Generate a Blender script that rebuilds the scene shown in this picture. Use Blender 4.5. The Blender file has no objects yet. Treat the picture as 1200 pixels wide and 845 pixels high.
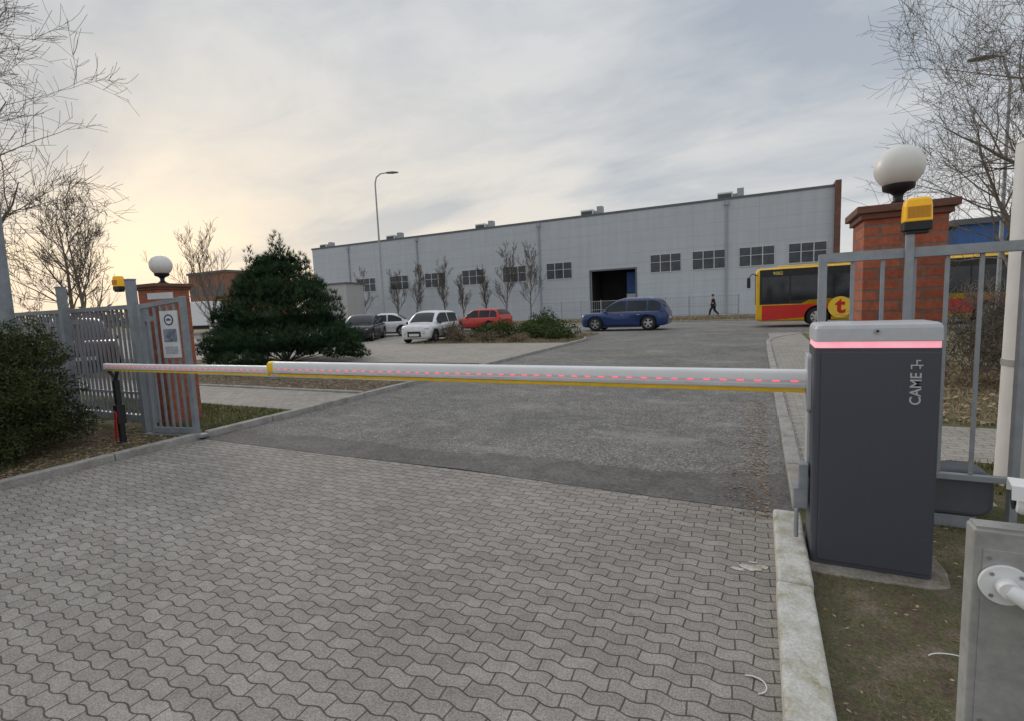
import bpy, bmesh, math, random
from mathutils import Vector, Matrix
R=math.radians
scene=bpy.context.scene
scene.view_settings.view_transform='Standard'
scene.view_settings.look='None'
scene.view_settings.exposure=0
COL=scene.collection
# ------------------------------------------------------------------ materials
def newmat(name):
    m=bpy.data.materials.new(name); m.use_nodes=True
    nt=m.node_tree; b=nt.nodes["Principled BSDF"]
    return m,nt,b
def L(nt,a,b): nt.links.new(a,b)
def c4(c): return (c[0],c[1],c[2],1)
def coords(nt,scale=(1,1,1)):
    t=nt.nodes.new('ShaderNodeTexCoord'); mp=nt.nodes.new('ShaderNodeMapping')
    mp.inputs['Scale'].default_value=scale
    L(nt,t.outputs['Object'],mp.inputs['Vector']); return mp.outputs['Vector']
def noise(nt,vec,scale,detail=4,rough=.55):
    n=nt.nodes.new('ShaderNodeTexNoise'); n.inputs['Scale'].default_value=scale
    n.inputs['Detail'].default_value=detail; n.inputs['Roughness'].default_value=rough
    if vec is not None: L(nt,vec,n.inputs['Vector'])
    return n.outputs['Fac']
def ramp(nt,fac,stops):
    r=nt.nodes.new('ShaderNodeValToRGB'); e=r.color_ramp.elements
    while len(e)<len(stops): e.new(.5)
    for i,(p,c) in enumerate(stops):
        e[i].position=p; e[i].color=c4(c) if not isinstance(c,(int,float)) else (c,c,c,1)
    L(nt,fac,r.inputs['Fac']); return r.outputs['Color']
def mixc(nt,fac,a,b,mode='MIX'):
    n=nt.nodes.new('ShaderNodeMix'); n.data_type='RGBA'; n.blend_type=mode
    for i,v in ((0,fac),(6,a),(7,b)):
        if hasattr(v,'links'): L(nt,v,n.inputs[i])
        elif isinstance(v,(int,float)): n.inputs[i].default_value=v
        else: n.inputs[i].default_value=c4(v)
    return n.outputs[2]
def mth(nt,op,a,b=0.0,c=0.0):
    n=nt.nodes.new('ShaderNodeMath'); n.operation=op
    for i,v in enumerate((a,b,c)):
        if hasattr(v,'links'): L(nt,v,n.inputs[i])
        else: n.inputs[i].default_value=v
    return n.outputs[0]
def bump(nt,b,h,strength=.3,dist=.01):
    n=nt.nodes.new('ShaderNodeBump'); n.inputs['Strength'].default_value=strength
    n.inputs['Distance'].default_value=dist; L(nt,h,n.inputs['Height']); L(nt,n.outputs[0],b.inputs['Normal'])
def M(name,col,rough=.6,metal=0,var=.12,scale=6,bmp=0,spec=.5,emit=0,coat=0,dirt=0):
    m,nt,b=newmat(name)
    v=coords(nt)
    n=noise(nt,v,scale,5)
    lo=[max(0,x*(1-var)) for x in col]; hi=[min(1,x*(1+var)) for x in col]
    colr=ramp(nt,n,[(.3,lo),(.7,hi)])
    if dirt:
        n3=noise(nt,v,scale*.35,6,.7)
        f=ramp(nt,n3,[(.45,0.0),(.75,dirt)])
        colr=mixc(nt,f,colr,(.12,.10,.08))
    L(nt,colr,b.inputs['Base Color'])
    n2=noise(nt,v,scale*4,4)
    L(nt,mth(nt,'ADD',mth(nt,'MULTIPLY',n2,.25),rough-.12),b.inputs['Roughness'])
    b.inputs['Metallic'].default_value=metal
    b.inputs['Specular IOR Level'].default_value=spec
    if coat: b.inputs['Coat Weight'].default_value=coat
    if bmp: bump(nt,b,n2,bmp,.01)
    if emit:
        b.inputs['Emission Color'].default_value=c4(col); b.inputs['Emission Strength'].default_value=emit
    return m
def M_ground(name,cols,scale=3,fine=60,bmp=.6,dist=.02,mod=.35):
    m,nt,b=newmat(name); v=coords(nt)
    n1=noise(nt,v,scale,6,.65); n2=noise(nt,v,fine,4,.7)
    st=[(.3+.4*i/(len(cols)-1),c) for i,c in enumerate(cols)]
    c=ramp(nt,n1,st)
    g=ramp(nt,n2,[(.3,1-mod),(.7,1+mod)])
    c=mixc(nt,1.0,c,g,'MULTIPLY')
    L(nt,c,b.inputs['Base Color']); b.inputs['Roughness'].default_value=.95
    b.inputs['Specular IOR Level'].default_value=.2
    bump(nt,b,mth(nt,'ADD',n2,mth(nt,'MULTIPLY',n1,.6)),bmp,dist); return m
def M_paver(name,c1,c2,mort,w=.225,h=.1125,amp=.017,msize=.006,warp=.012,big=.1):
    m,nt,b=newmat(name)
    t=nt.nodes.new('ShaderNodeTexCoord'); mp=nt.nodes.new('ShaderNodeMapping')
    L(nt,t.outputs['Object'],mp.inputs['Vector'])
    nz=nt.nodes.new('ShaderNodeTexNoise'); nz.inputs['Scale'].default_value=1.0; nz.inputs['Detail'].default_value=2
    L(nt,mp.outputs[0],nz.inputs['Vector'])
    va=nt.nodes.new('ShaderNodeVectorMath'); va.operation='MULTIPLY_ADD'
    L(nt,nz.outputs['Color'],va.inputs[0]); va.inputs[1].default_value=(warp,warp,0); L(nt,mp.outputs[0],va.inputs[2])
    s=nt.nodes.new('ShaderNodeSeparateXYZ'); L(nt,va.outputs[0],s.inputs[0])
    def trap(c,period,ph):
        p=mth(nt,'PINGPONG',mth(nt,'ADD',c,ph),period/2)
        p=mth(nt,'DIVIDE',p,period/2)
        p=mth(nt,'MULTIPLY',mth(nt,'SUBTRACT',p,.5),2.9)
        p=mth(nt,'MINIMUM',mth(nt,'MAXIMUM',p,-1.0),1.0)
        return p
    y2=mth(nt,'ADD',s.outputs[1],mth(nt,'MULTIPLY',trap(s.outputs[0],w,w*.25),amp))
    x2=mth(nt,'ADD',s.outputs[0],mth(nt,'MULTIPLY',trap(s.outputs[1],h*2,0.0),amp*.25))
    cb=nt.nodes.new('ShaderNodeCombineXYZ'); L(nt,x2,cb.inputs[0]); L(nt,y2,cb.inputs[1])
    br=nt.nodes.new('ShaderNodeTexBrick'); L(nt,cb.outputs[0],br.inputs['Vector'])
    br.inputs['Scale'].default_value=1; br.inputs['Brick Width'].default_value=w; br.inputs['Row Height'].default_value=h
    br.inputs['Mortar Size'].default_value=msize; br.inputs['Mortar Smooth'].default_value=.5
    br.inputs['Color1'].default_value=c4(c1); br.inputs['Color2'].default_value=c4(c2); br.inputs['Mortar'].default_value=c4(c1)
    n1=noise(nt,mp.outputs[0],.7,5,.6); n2=noise(nt,mp.outputs[0],130,3,.75); n3=noise(nt,mp.outputs[0],9,4,.6)
    c=mixc(nt,1.0,br.outputs['Color'],ramp(nt,n1,[(.3,1-big),(.7,1+big)]),'MULTIPLY')
    c=mixc(nt,1.0,c,ramp(nt,n2,[(.3,.55),(.7,1.45)]),'MULTIPLY')
    c=mixc(nt,1.0,c,ramp(nt,n3,[(.3,.88),(.7,1.11)]),'MULTIPLY')
    mm=mixc(nt,ramp(nt,n3,[(.35,0.0),(.65,1.0)]),mort,[x*1.7 for x in mort])
    c=mixc(nt,br.outputs['Fac'],c,mm)
    L(nt,c,b.inputs['Base Color']); b.inputs['Roughness'].default_value=.85; b.inputs['Specular IOR Level'].default_value=.28
    hgt=mth(nt,'ADD',mth(nt,'MULTIPLY',br.outputs['Fac'],-1.0),mth(nt,'MULTIPLY',n2,.35))
    bump(nt,b,hgt,.85,.007); return m
def M_asphalt(name,base=.115,agg=.3,patch=.45,crack=.25,rough=1.0):
    m,nt,b=newmat(name); v=coords(nt)
    vo=nt.nodes.new('ShaderNodeTexVoronoi'); vo.inputs['Scale'].default_value=75; L(nt,v,vo.inputs['Vector'])
    sp=nt.nodes.new('ShaderNodeSeparateColor'); L(nt,vo.outputs['Color'],sp.inputs[0])
    lo=1-.42*rough; hi=1+.34*rough
    def w3(k): return (base*k,base*k*.955,base*k*.90)
    stone=ramp(nt,sp.outputs[0],[(.0,w3(lo)),(.5,w3(1)),(.85,w3(hi)),(1.0,(agg,agg*.95,agg*.87))])
    n1=noise(nt,v,.5,6,.65); n2=noise(nt,v,4,5,.7); n4=noise(nt,v,24,5,.75)
    c=mixc(nt,1.0,stone,ramp(nt,n1,[(.3,.80),(.7,1.2)]),'MULTIPLY')
    c=mixc(nt,1.0,c,ramp(nt,n2,[(.3,.84),(.7,1.16)]),'MULTIPLY')
    c=mixc(nt,1.0,c,ramp(nt,n4,[(.35,.76),(.65,1.22)]),'MULTIPLY')
    vp=coords(nt,(.4,1,1)); n5=noise(nt,vp,1.15,8,.72)
    c=mixc(nt,ramp(nt,n5,[(.55,0.0),(.64,patch)]),c,(min(.5,base*1.85),min(.47,base*1.74),min(.43,base*1.6)))
    n6=noise(nt,coords(nt,(1,.35,1)),.8,5,.6)
    c=mixc(nt,ramp(nt,n6,[(.54,0.0),(.68,.42)]),c,(base*.6,base*.58,base*.55))
    vc=nt.nodes.new('ShaderNodeTexVoronoi'); vc.feature='DISTANCE_TO_EDGE'; vc.inputs['Scale'].default_value=.22
    vm=nt.nodes.new('ShaderNodeVectorMath'); vm.operation='MULTIPLY_ADD'
    nn=nt.nodes.new('ShaderNodeTexNoise'); nn.inputs['Scale'].default_value=2.2; nn.inputs['Detail'].default_value=6; L(nt,v,nn.inputs['Vector'])
    L(nt,nn.outputs['Color'],vm.inputs[0]); vm.inputs[1].default_value=(.9,.9,0); L(nt,v,vm.inputs[2]); L(nt,vm.outputs[0],vc.inputs['Vector'])
    cr=ramp(nt,vc.outputs['Distance'],[(.001,crack),(.004,0.0)])
    c=mixc(nt,cr,c,(.05,.05,.05))
    L(nt,c,b.inputs['Base Color']); b.inputs['Roughness'].default_value=.9; b.inputs['Specular IOR Level'].default_value=.2
    bump(nt,b,mth(nt,'ADD',sp.outputs[0],n2),.45*rough,.004); return m
def M_brick(name,c1,c2,mort,bw=.25,bh=.075,ms=.009):
    m,nt,b=newmat(name); t=nt.nodes.new('ShaderNodeTexCoord'); s=nt.nodes.new('ShaderNodeSeparateXYZ'); L(nt,t.outputs['Object'],s.inputs[0])
    cb=nt.nodes.new('ShaderNodeCombineXYZ'); L(nt,mth(nt,'ADD',s.outputs[0],s.outputs[1]),cb.inputs[0]); L(nt,s.outputs[2],cb.inputs[1])
    br=nt.nodes.new('ShaderNodeTexBrick'); L(nt,cb.outputs[0],br.inputs['Vector'])
    br.inputs['Scale'].default_value=1; br.inputs['Brick Width'].default_value=bw; br.inputs['Row Height'].default_value=bh
    br.inputs['Mortar Size'].default_value=ms; br.inputs['Mortar Smooth'].default_value=.2
    br.inputs['Color1'].default_value=c4(c1); br.inputs['Color2'].default_value=c4(c2); br.inputs['Mortar'].default_value=c4(mort)
    v=t.outputs['Object']; n=noise(nt,v,30,5,.7); n1=noise(nt,v,3,4)
    c=mixc(nt,1.0,br.outputs['Color'],ramp(nt,n,[(.3,.75),(.7,1.25)]),'MULTIPLY')
    c=mixc(nt,1.0,c,ramp(nt,n1,[(.3,.8),(.7,1.15)]),'MULTIPLY')
    L(nt,c,b.inputs['Base Color']); b.inputs['Roughness'].default_value=.85
    bump(nt,b,mth(nt,'ADD',mth(nt,'MULTIPLY',br.outputs['Fac'],-1.0),mth(nt,'MULTIPLY',n,.3)),.7,.008); return m
def M_panel(name,col,bw,bh,line,ls):
    m,nt,b=newmat(name); t=nt.nodes.new('ShaderNodeTexCoord'); s=nt.nodes.new('ShaderNodeSeparateXYZ'); L(nt,t.outputs['Object'],s.inputs[0])
    cb=nt.nodes.new('ShaderNodeCombineXYZ'); L(nt,mth(nt,'ADD',s.outputs[0],s.outputs[1]),cb.inputs[0]); L(nt,s.outputs[2],cb.inputs[1])
    br=nt.nodes.new('ShaderNodeTexBrick'); L(nt,cb.outputs[0],br.inputs['Vector']); br.offset=0
    br.inputs['Scale'].default_value=1; br.inputs['Brick Width'].default_value=bw; br.inputs['Row Height'].default_value=bh
    br.inputs['Mortar Size'].default_value=ls; br.inputs['Mortar Smooth'].default_value=.3
    br.inputs['Color1'].default_value=c4(col); br.inputs['Color2'].default_value=c4([x*.97 for x in col]); br.inputs['Mortar'].default_value=c4(line)
    v=coords(nt,(.25,.25,2)); v2=coords(nt,(1.2,1.2,.08)); n=noise(nt,v,1,5,.6); n2=noise(nt,v2,1.4,5,.7)
    c=mixc(nt,1.0,br.outputs['Color'],ramp(nt,n,[(.3,.96),(.7,1.03)]),'MULTIPLY')
    c=mixc(nt,1.0,c,ramp(nt,n2,[(.3,.92),(.6,1.02)]),'MULTIPLY')
    L(nt,c,b.inputs['Base Color']); b.inputs['Roughness'].default_value=.6; return m
def M_leaf(name,c1,c2,c3,scale=1.6,rough=.8):
    m,nt,b=newmat(name); v=coords(nt); n=noise(nt,v,scale,4,.6); n2=noise(nt,v,scale*14,3,.7)
    c=ramp(nt,n,[(.3,c1),(.55,c2),(.75,c3)])
    c=mixc(nt,1.0,c,ramp(nt,n2,[(.3,.6),(.7,1.5)]),'MULTIPLY')
    L(nt,c,b.inputs['Base Color']); b.inputs['Roughness'].default_value=rough; b.inputs['Specular IOR Level'].default_value=.15; return m
# ------------------------------------------------------------------ mesh builder
class MB:
    def __init__(s): s.v=[];s.f=[];s.m=[];s.s=[]
    def add(s,vs,fs,m=0,sm=False):
        o=len(s.v); s.v.extend([tuple(p) for p in vs])
        for f in fs: s.f.append(tuple(i+o for i in f)); s.m.append(m); s.s.append(sm)
    def box(s,x0,x1,y0,y1,z0,z1,m=0):
        s.add([(x0,y0,z0),(x1,y0,z0),(x1,y1,z0),(x0,y1,z0),(x0,y0,z1),(x1,y0,z1),(x1,y1,z1),(x0,y1,z1)],
              [(0,3,2,1),(4,5,6,7),(0,1,5,4),(1,2,6,5),(2,3,7,6),(3,0,4,7)],m)
    def tube(s,p0,p1,r0,r1=None,n=12,m=0,caps=True,sm=True):
        if r1 is None: r1=r0
        p0=Vector(p0);p1=Vector(p1);d=(p1-p0)
        if d.length<1e-6: return
        d.normalize(); a=d.orthogonal().normalized(); b=d.cross(a)
        vs=[]
        for p,r in((p0,r0),(p1,r1)):
            for i in range(n):
                t=2*math.pi*i/n; vs.append(p+a*math.cos(t)*r+b*math.sin(t)*r)
        fs=[(i,(i+1)%n,n+(i+1)%n,n+i) for i in range(n)]
        s.add(vs,fs,m,sm)
        if caps:
            s.add(vs[:n],[tuple(range(n-1,-1,-1))],m); s.add(vs[n:],[tuple(range(n))],m)
    def path(s,pts,rs,n=6,m=0,sm=True):
        pts=[Vector(p) for p in pts]
        if not isinstance(rs,(list,tuple)): rs=[rs]*len(pts)
        rings=[]; a=None
        for i,p in enumerate(pts):
            d=(pts[min(i+1,len(pts)-1)]-pts[max(i-1,0)]).normalized()
            if a is None: a=d.orthogonal().normalized()
            else:
                a=a-d*a.dot(d)
                a=a.normalized() if a.length>1e-5 else d.orthogonal().normalized()
            b=d.cross(a)
            rings.append([p+a*math.cos(2*math.pi*k/n)*rs[i]+b*math.sin(2*math.pi*k/n)*rs[i] for k in range(n)])
        s.loft(rings,m,True,sm)
    def loft(s,rings,m=0,caps=True,sm=True):
        n=len(rings[0]); vs=[p for r in rings for p in r]; fs=[]
        for j in range(len(rings)-1):
            for i in range(n):
                k=(i+1)%n; fs.append((j*n+i,j*n+k,(j+1)*n+k,(j+1)*n+i))
        s.add(vs,fs,m,sm)
        if caps:
            s.add(rings[0],[tuple(range(n-1,-1,-1))],m); s.add(rings[-1],[tuple(range(n))],m)
    def grid(s,rows,m=0,sm=True):
        n=len(rows[0]); vs=[p for r in rows for p in r]
        s.add(vs,[(j*n+i,j*n+i+1,(j+1)*n+i+1,(j+1)*n+i) for j in range(len(rows)-1) for i in range(n-1)],m,sm)
    def sphere(s,c,r,m=0,seg=20,rings=12,sc=(1,1,1),z0=-1,z1=1):
        rr=[]
        for j in range(rings+1):
            t=math.acos(max(-1,min(1,z0)))*(1-j/rings)+math.acos(max(-1,min(1,z1)))*(j/rings)
            q=max(1e-4,math.sin(t))
            rr.append([(c[0]+r*q*math.cos(2*math.pi*i/seg)*sc[0],c[1]+r*q*math.sin(2*math.pi*i/seg)*sc[1],c[2]+r*math.cos(t)*sc[2]) for i in range(seg)])
        s.loft(rr,m,True,True)
    def prism(s,poly,ax,a,b,m=0,sm=False,capm=None):
        def P(u,v,w):
            return {'x':(w,u,v),'y':(u,w,v),'z':(u,v,w)}[ax]
        n=len(poly); r0=[P(u,v,a) for u,v in poly]; r1=[P(u,v,b) for u,v in poly]
        s.add(r0+r1,[(i,(i+1)%n,n+(i+1)%n,n+i) for i in range(n)],m,sm)
        s.add(r0,[tuple(range(n-1,-1,-1))],m if capm is None else capm); s.add(r1,[tuple(range(n))],m if capm is None else capm)
    def obj(s,name,mats,parent=None,loc=(0,0,0),rot=(0,0,0),bevel=0,seg=2,norm=True,label=None):
        me=bpy.data.meshes.new(name); me.from_pydata(s.v,[],s.f); 
        for mt in (mats if isinstance(mats,(list,tuple)) else [mats]): me.materials.append(mt)
        me.polygons.foreach_set('material_index',s.m); me.polygons.foreach_set('use_smooth',s.s)
        if norm:
            bm=bmesh.new(); bm.from_mesh(me)
            if bevel or norm=='weld': bmesh.ops.remove_doubles(bm,verts=bm.verts,dist=1e-5)
            bmesh.ops.recalc_face_normals(bm,faces=bm.faces)
            bm.to_mesh(me); bm.free()
        me.update()
        o=bpy.data.objects.new(name,me); COL.objects.link(o); o.location=loc; o.rotation_euler=rot
        if parent: o.parent=parent
        if bevel:
            md=o.modifiers.new('Bevel','BEVEL'); md.width=bevel; md.segments=seg; md.limit_method='ANGLE'; md.angle_limit=R(35)
        if label: o['label']=label
        return o
def rrect(x0,x1,y0,y1,r,n=4):
    pts=[]
    for cx,cy,a0 in((x1-r,y0+r,-90),(x1-r,y1-r,0),(x0+r,y1-r,90),(x0+r,y0+r,180)):
        for i in range(n+1):
            a=R(a0+90*i/n); pts.append((cx+r*math.cos(a),cy+r*math.sin(a)))
    return pts
def thing(name,label,cat,loc=(0,0,0),rot=0,group=None):
    e=bpy.data.objects.new(name,None); COL.objects.link(e); e.location=loc; e.rotation_euler=(0,0,rot)
    e.empty_display_size=.3
    e['label']=label; e['category']=cat
    if group: e['group']=group
    return e
def tag(o,label,cat,group=None):
    o['label']=label; o['category']=cat
    if group: o['group']=group
    return o
def struct(o): o['kind']='structure'; return o
def text(name,s,size,loc,rot,mat,parent,ext=.001,sx=1,bold=.012):
    cu=bpy.data.curves.new(name,'FONT'); cu.body=s; cu.size=size; cu.extrude=ext; cu.align_x='CENTER'; cu.align_y='CENTER'; cu.offset=size*bold
    t=bpy.data.objects.new('tmp_text',cu); COL.objects.link(t)
    dg=bpy.context.evaluated_depsgraph_get(); dg.update()
    me=bpy.data.meshes.new_from_object(t.evaluated_get(dg)); bpy.data.objects.remove(t)
    me.materials.clear(); me.materials.append(mat)
    o=bpy.data.objects.new(name,me); COL.objects.link(o); o.location=loc; o.rotation_euler=rot; o.scale=(sx,1,1)
    if parent: o.parent=parent
    return o
def sheet(name,poly,z,mat):
    b=MB(); b.add([(x,y,z) for x,y in poly],[tuple(range(len(poly)))]); return struct(b.obj(name,mat))
rect=lambda a,b,c,d:[(a,c),(b,c),(b,d),(a,d)]
# ------------------------------------------------------------------ palette
m_paver=M_paver('paver_blocks',(.285,.262,.236),(.355,.328,.298),(.082,.073,.061),w=.156,h=.078,amp=.0095,msize=.0040,big=.12)
m_paver_l=M_paver('paver_blocks_pale',(.34,.312,.275),(.41,.38,.34),(.16,.145,.12),w=.2,h=.1,amp=0.0,msize=.005)
m_asph=M_asphalt('road_asphalt',.20,.40,.5,.35)
m_asph2=M_asphalt('smooth_asphalt',.158,.2,.2,.2,.5)
m_street=M_asphalt('street_asphalt',.24,.32,.2)
m_soil=M_ground('soil_mulch',[(.11,.085,.058),(.18,.142,.10),(.25,.205,.15)],4,70,.9,.03)
m_soil2=M_ground('soil_dry_grass',[(.13,.10,.07),(.19,.15,.105),(.17,.165,.085),(.24,.195,.14),(.31,.26,.19)],5,75,.9,.03,.42)
m_verge=M_ground('verge_grass',[(.15,.125,.08),(.12,.13,.055),(.2,.18,.1),(.17,.145,.105)],2.2,80,.9,.03)
m_dry=M_ground('dry_grass_ground',[(.17,.16,.08),(.24,.205,.12),(.28,.235,.15)],.8,40,.8,.03)
m_conc=M_ground('concrete',[(.34,.33,.31),(.44,.425,.40),(.52,.505,.48)],7,90,.4,.008,.2)
m_concd=M_ground('dirty_concrete',[(.17,.14,.105),(.25,.215,.17),(.33,.30,.26),(.38,.355,.32)],6,60,.7,.012,.3)
m_kerbw=M_ground('whitened_kerb',[(.34,.31,.20),(.52,.50,.43),(.62,.605,.565),(.68,.665,.635)],8,75,.55,.008,.22)
m_kerb=M_ground('kerb_concrete',[(.26,.245,.21),(.38,.365,.34),(.45,.435,.4)],5,60,.6,.01,.25)
m_brick=M_brick('red_brick',(.36,.095,.05),(.46,.14,.07),(.22,.15,.12))
m_steel=M('galvanised_steel',(.33,.355,.38),.5,.25,.12,14,.05)
m_gate=M('grey_gate_paint',(.28,.31,.34),.5,.15,.14,9,.05,dirt=.3)
m_pole=M('weathered_pole',(.38,.40,.41),.55,.3,.15,6)
m_black=M('black_plastic',(.018,.018,.02),.5,0,.2,8)
m_rubber=M('tyre_rubber',(.02,.02,.02),.85,0,.2,20)
m_white=M('white_paint',(.82,.82,.81),.4,0,.04,8)
m_bark=M('bark',(.15,.125,.10),.95,0,.35,9,.6,.2)
m_bark2=M('grey_bark',(.2,.17,.14),.95,0,.35,9,.6,.2)
def glass(name,col=(.02,.025,.03),rough=.06,spec=.45):
    m,nt,b=newmat(name); v=coords(nt); n=noise(nt,v,1.5,3)
    L(nt,ramp(nt,n,[(.3,[x*.6 for x in col]),(.7,[x*1.5 for x in col])]),b.inputs['Base Color'])
    b.inputs['Roughness'].default_value=rough; b.inputs['Specular IOR Level'].default_value=spec; return m
m_glass=glass('dark_window_glass')
m_chrome=M('bright_metal',(.6,.6,.62),.3,.9,.08,10)
m_lampglass=M('clear_lamp_lens',(.55,.57,.6),.2,0,.1,30)
m_redlens=M('red_lamp_lens',(.35,.01,.01),.25,0,.2,30)
m_plate=M('white_plate',(.7,.7,.68),.5,0,.05,10)
# ------------------------------------------------------------------ ground and roads
sheet('ground',rect(-1500,1500,-1500,1500),0,m_dry)
def arc(cx,cy,rx,ry,a0,a1,n=8): return [(cx+rx*math.cos(R(a0+(a1-a0)*i/n)),cy+ry*math.sin(R(a0+(a1-a0)*i/n))) for i in range(n+1)]
sheet('road',rect(-20,12,4.5,26.5),.004,m_asph)
sheet('street_road',rect(-160,160,26,37.5),.008,m_street)
sheet('paver_driveway',rect(-7.2,.6,-8,4.12),.006,m_paver)
random.seed(99)
far_edge=[]
for i in range(110):
    t=i/109; x=.45-t*7.65
    y=4.98-.25*min(1,t*5)-.12*t+random.uniform(-.045,.045)+.05*math.sin(x*2.3)
    far_edge.append((x,y))
sheet('asphalt_strip',[(-7.2,4.12),(-4.5,4.10),(-2.6,4.14),(-1.6,4.08),(.45,4.02)]+far_edge,.010,m_asph2)
left=[(-6.82,-8),(-6.82,20.5)]+arc(-13.8,20.5,6.98,5.5,0,90)+[(-160,26),(-160,-8)]
right=[(.27,-8),(.27,19.5)]+arc(7.2,19.5,6.93,6.5,180,90)+[(160,26),(160,-8)]
b=MB(); b.prism(left,'z',-.05,.06); struct(b.obj('verge_terrain',m_verge))
b=MB(); b.prism(right,'z',-.05,.03); struct(b.obj('roadside_terrain',m_verge))
def kerb(name,pts,w,z0,z1,mat,joint=1.0,wear=.006,bev=.014):
    b=MB()
    P=[Vector((x,y)) for x,y in pts]
    for i in range(len(P)-1):
        d=P[i+1]-P[i]; n=max(1,round(d.length/joint)); u=d.normalized(); nn=Vector((-u.y,u.x))
        for k in range(n):
            a=P[i]+d*(k/n)+u*.006; c=P[i]+d*((k+1)/n)-u*.006
            dz=random.uniform(-wear,wear); sh=nn*random.uniform(-wear,wear)
            a=a+sh; c=c+sh; q=nn*w
            b.prism([(v.x,v.y) for v in (a,c,c+q,a+q)],'z',z0,z1+dz)
    return struct(b.obj(name,mat,bevel=bev,seg=3))
random.seed(3)
kerb('kerb_whitened',[(.268,-1.14),(.268,3.86)],.168,-.05,.115,m_kerbw,1.0,.006,.02)
kerb('kerb_right',[(.37,4.1),(.37,19.5)]+arc(7.2,19.5,6.83,6.5,180,92),.13,-.05,.06,m_kerb)
kerb('kerb_left',[(-6.72,-4),(-6.72,4.1)],.12,-.05,.095,m_kerb)
kerb('kerb_left_far',[(-6.72,4.2),(-6.72,20.5)]+arc(-13.8,20.5,7.08,5.6,2,90)+[(-60,26.1)],.12,-.05,.085,m_kerb)
kerb('kerb_street',[(60,37.5),(-90,37.5)],.15,-.05,.11,m_kerb,2)
zl=.064
sheet('pavement_left',rect(-60,-6.84,5.75,7.3),zl,m_paver_l)
sheet('soil_bed',rect(-60,-6.84,7.42,8.7),zl,m_soil)
kerb('bed_kerb',[(-6.84,7.3),(-40,7.3)],-.1,0,.10,m_kerb)
sheet('pavement_beyond_bed',rect(-60,-6.84,8.85,10.3),zl,m_paver_l)
sheet('soil_bed_conifer',rect(-60,-9.5,10.3,12.2),zl,m_soil)
sheet('parking_area',rect(-60,-6.84,12.2,19.2),zl,m_paver_l)
sheet('parking_area_far',rect(-60,-14.0,19.2,25.9),zl+.004,m_paver_l)
sheet('hedge_soil',rect(-60,-6.84,-8,3.9),zl,m_soil)
zr=.034
sheet('pavement_right',rect(.372,1.55,4.6,24),zr,m_paver_l)
sheet('pavement_crossing',rect(1.55,40,5.75,7.2),zr,m_paver_l)
sheet('soil_patch',rect(.27,30,-8,4.0),zr,m_soil2)
sheet('brush_soil',rect(1.7,60,7.6,25),zr,m_dry)
sheet('pavement_far',rect(-120,120,45.4,48.2),.012,m_paver_l)
sheet('yard_paving',rect(-70,8,50.5,55),.014,m_conc)
b=MB(); b.prism([(.262,3.17),(.34,3.15),(.60,3.16),(.83,3.17),(.92,3.22),(.95,3.40),(.93,3.70),(.27,3.70)],'z',0,.043); struct(b.obj('concrete_footing',m_concd,bevel=.012))
b=MB()
random.seed(8)
for (cx,cy,r) in ((-.03,3.13,.085),(.03,3.16,.05),(-.10,3.09,.045),(-.02,3.20,.03)):
    b.add([(cx+math.cos(a/12*6.283)*r*random.uniform(.6,1.2),cy+math.sin(a/12*6.283)*r*.45*random.uniform(.6,1.2),.0095+.001*r) for a in range(12)],[tuple(range(12))])
o=b.obj('cement_spill',m_kerbw); o['kind']='stuff'
# ------------------------------------------------------------------ litter, grass
def leaves(name,n,region,z,mats,size=(.015,.04),seed=1,flat=.5):
    random.seed(seed); b=MB()
    for i in range(n):
        x,y=region(); s=random.uniform(*size); a=random.uniform(0,6.28); t=random.uniform(-flat,flat); 
        ux,uy=math.cos(a)*s,math.sin(a)*s; vx,vy=-math.sin(a)*s*.55,math.cos(a)*s*.55; h=abs(t)*s*.6+.003
        b.add([(x-ux,y-uy,z+.002),(x+vx,y+vy,z+h),(x+ux,y+uy,z+h*.7),(x-vx,y-vy,z+.002)],[(0,1,2,3)],random.randrange(len(mats)))
    o=b.obj(name,mats,norm=False); o['kind']='stuff'; return o
m_leafb=M('dead_leaf_brown',(.24,.15,.08),.9,0,.4,20); m_leafp=M('dead_leaf_pale',(.38,.29,.18),.9,0,.3,20)
g=random.gauss
leaves('leaf_litter',900,lambda:(.10-abs(g(0,.16)),random.uniform(3.9,8.5)),.01,[m_leafb,m_leafp],(.008,.02),1)
leaves('leaf_litter',700,lambda:(random.uniform(.3,1.9),random.uniform(1.2,4.1)),.034,[m_leafb,m_leafp],(.005,.015),2)
leaves('leaf_litter',3200,lambda:(-6.85-abs(g(0,1.1)),random.uniform(1.4,4.3)),.066,[m_leafb,m_leafp],(.01,.03),3)
leaves('leaf_litter',300,lambda:(-6.6+abs(g(0,.25)),random.uniform(1.5,9)),.01,[m_leafb,m_leafp],(.008,.02),4)
leaves('leaf_litter',320,lambda:(random.uniform(-6.5,.1),random.uniform(1.5,7)),.01,[m_leafb,m_leafp],(.004,.011),5)
leaves('leaf_litter',1600,lambda:(random.uniform(-16,-7),random.uniform(7.5,8.7)),.07,[m_leafb,m_leafp],(.02,.04),6)
leaves('leaf_litter',3500,lambda:(random.uniform(1.7,8),random.uniform(7.3,12)),.05,[m_leafb,m_leafp],(.02,.05),7,1.5)
m_grass=M_leaf('grass_blades',(.09,.11,.03),(.16,.165,.06),(.25,.22,.12),1.5)
m_straw=M_leaf('straw_blades',(.2,.15,.09),(.32,.26,.165),(.42,.36,.24),2)
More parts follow.
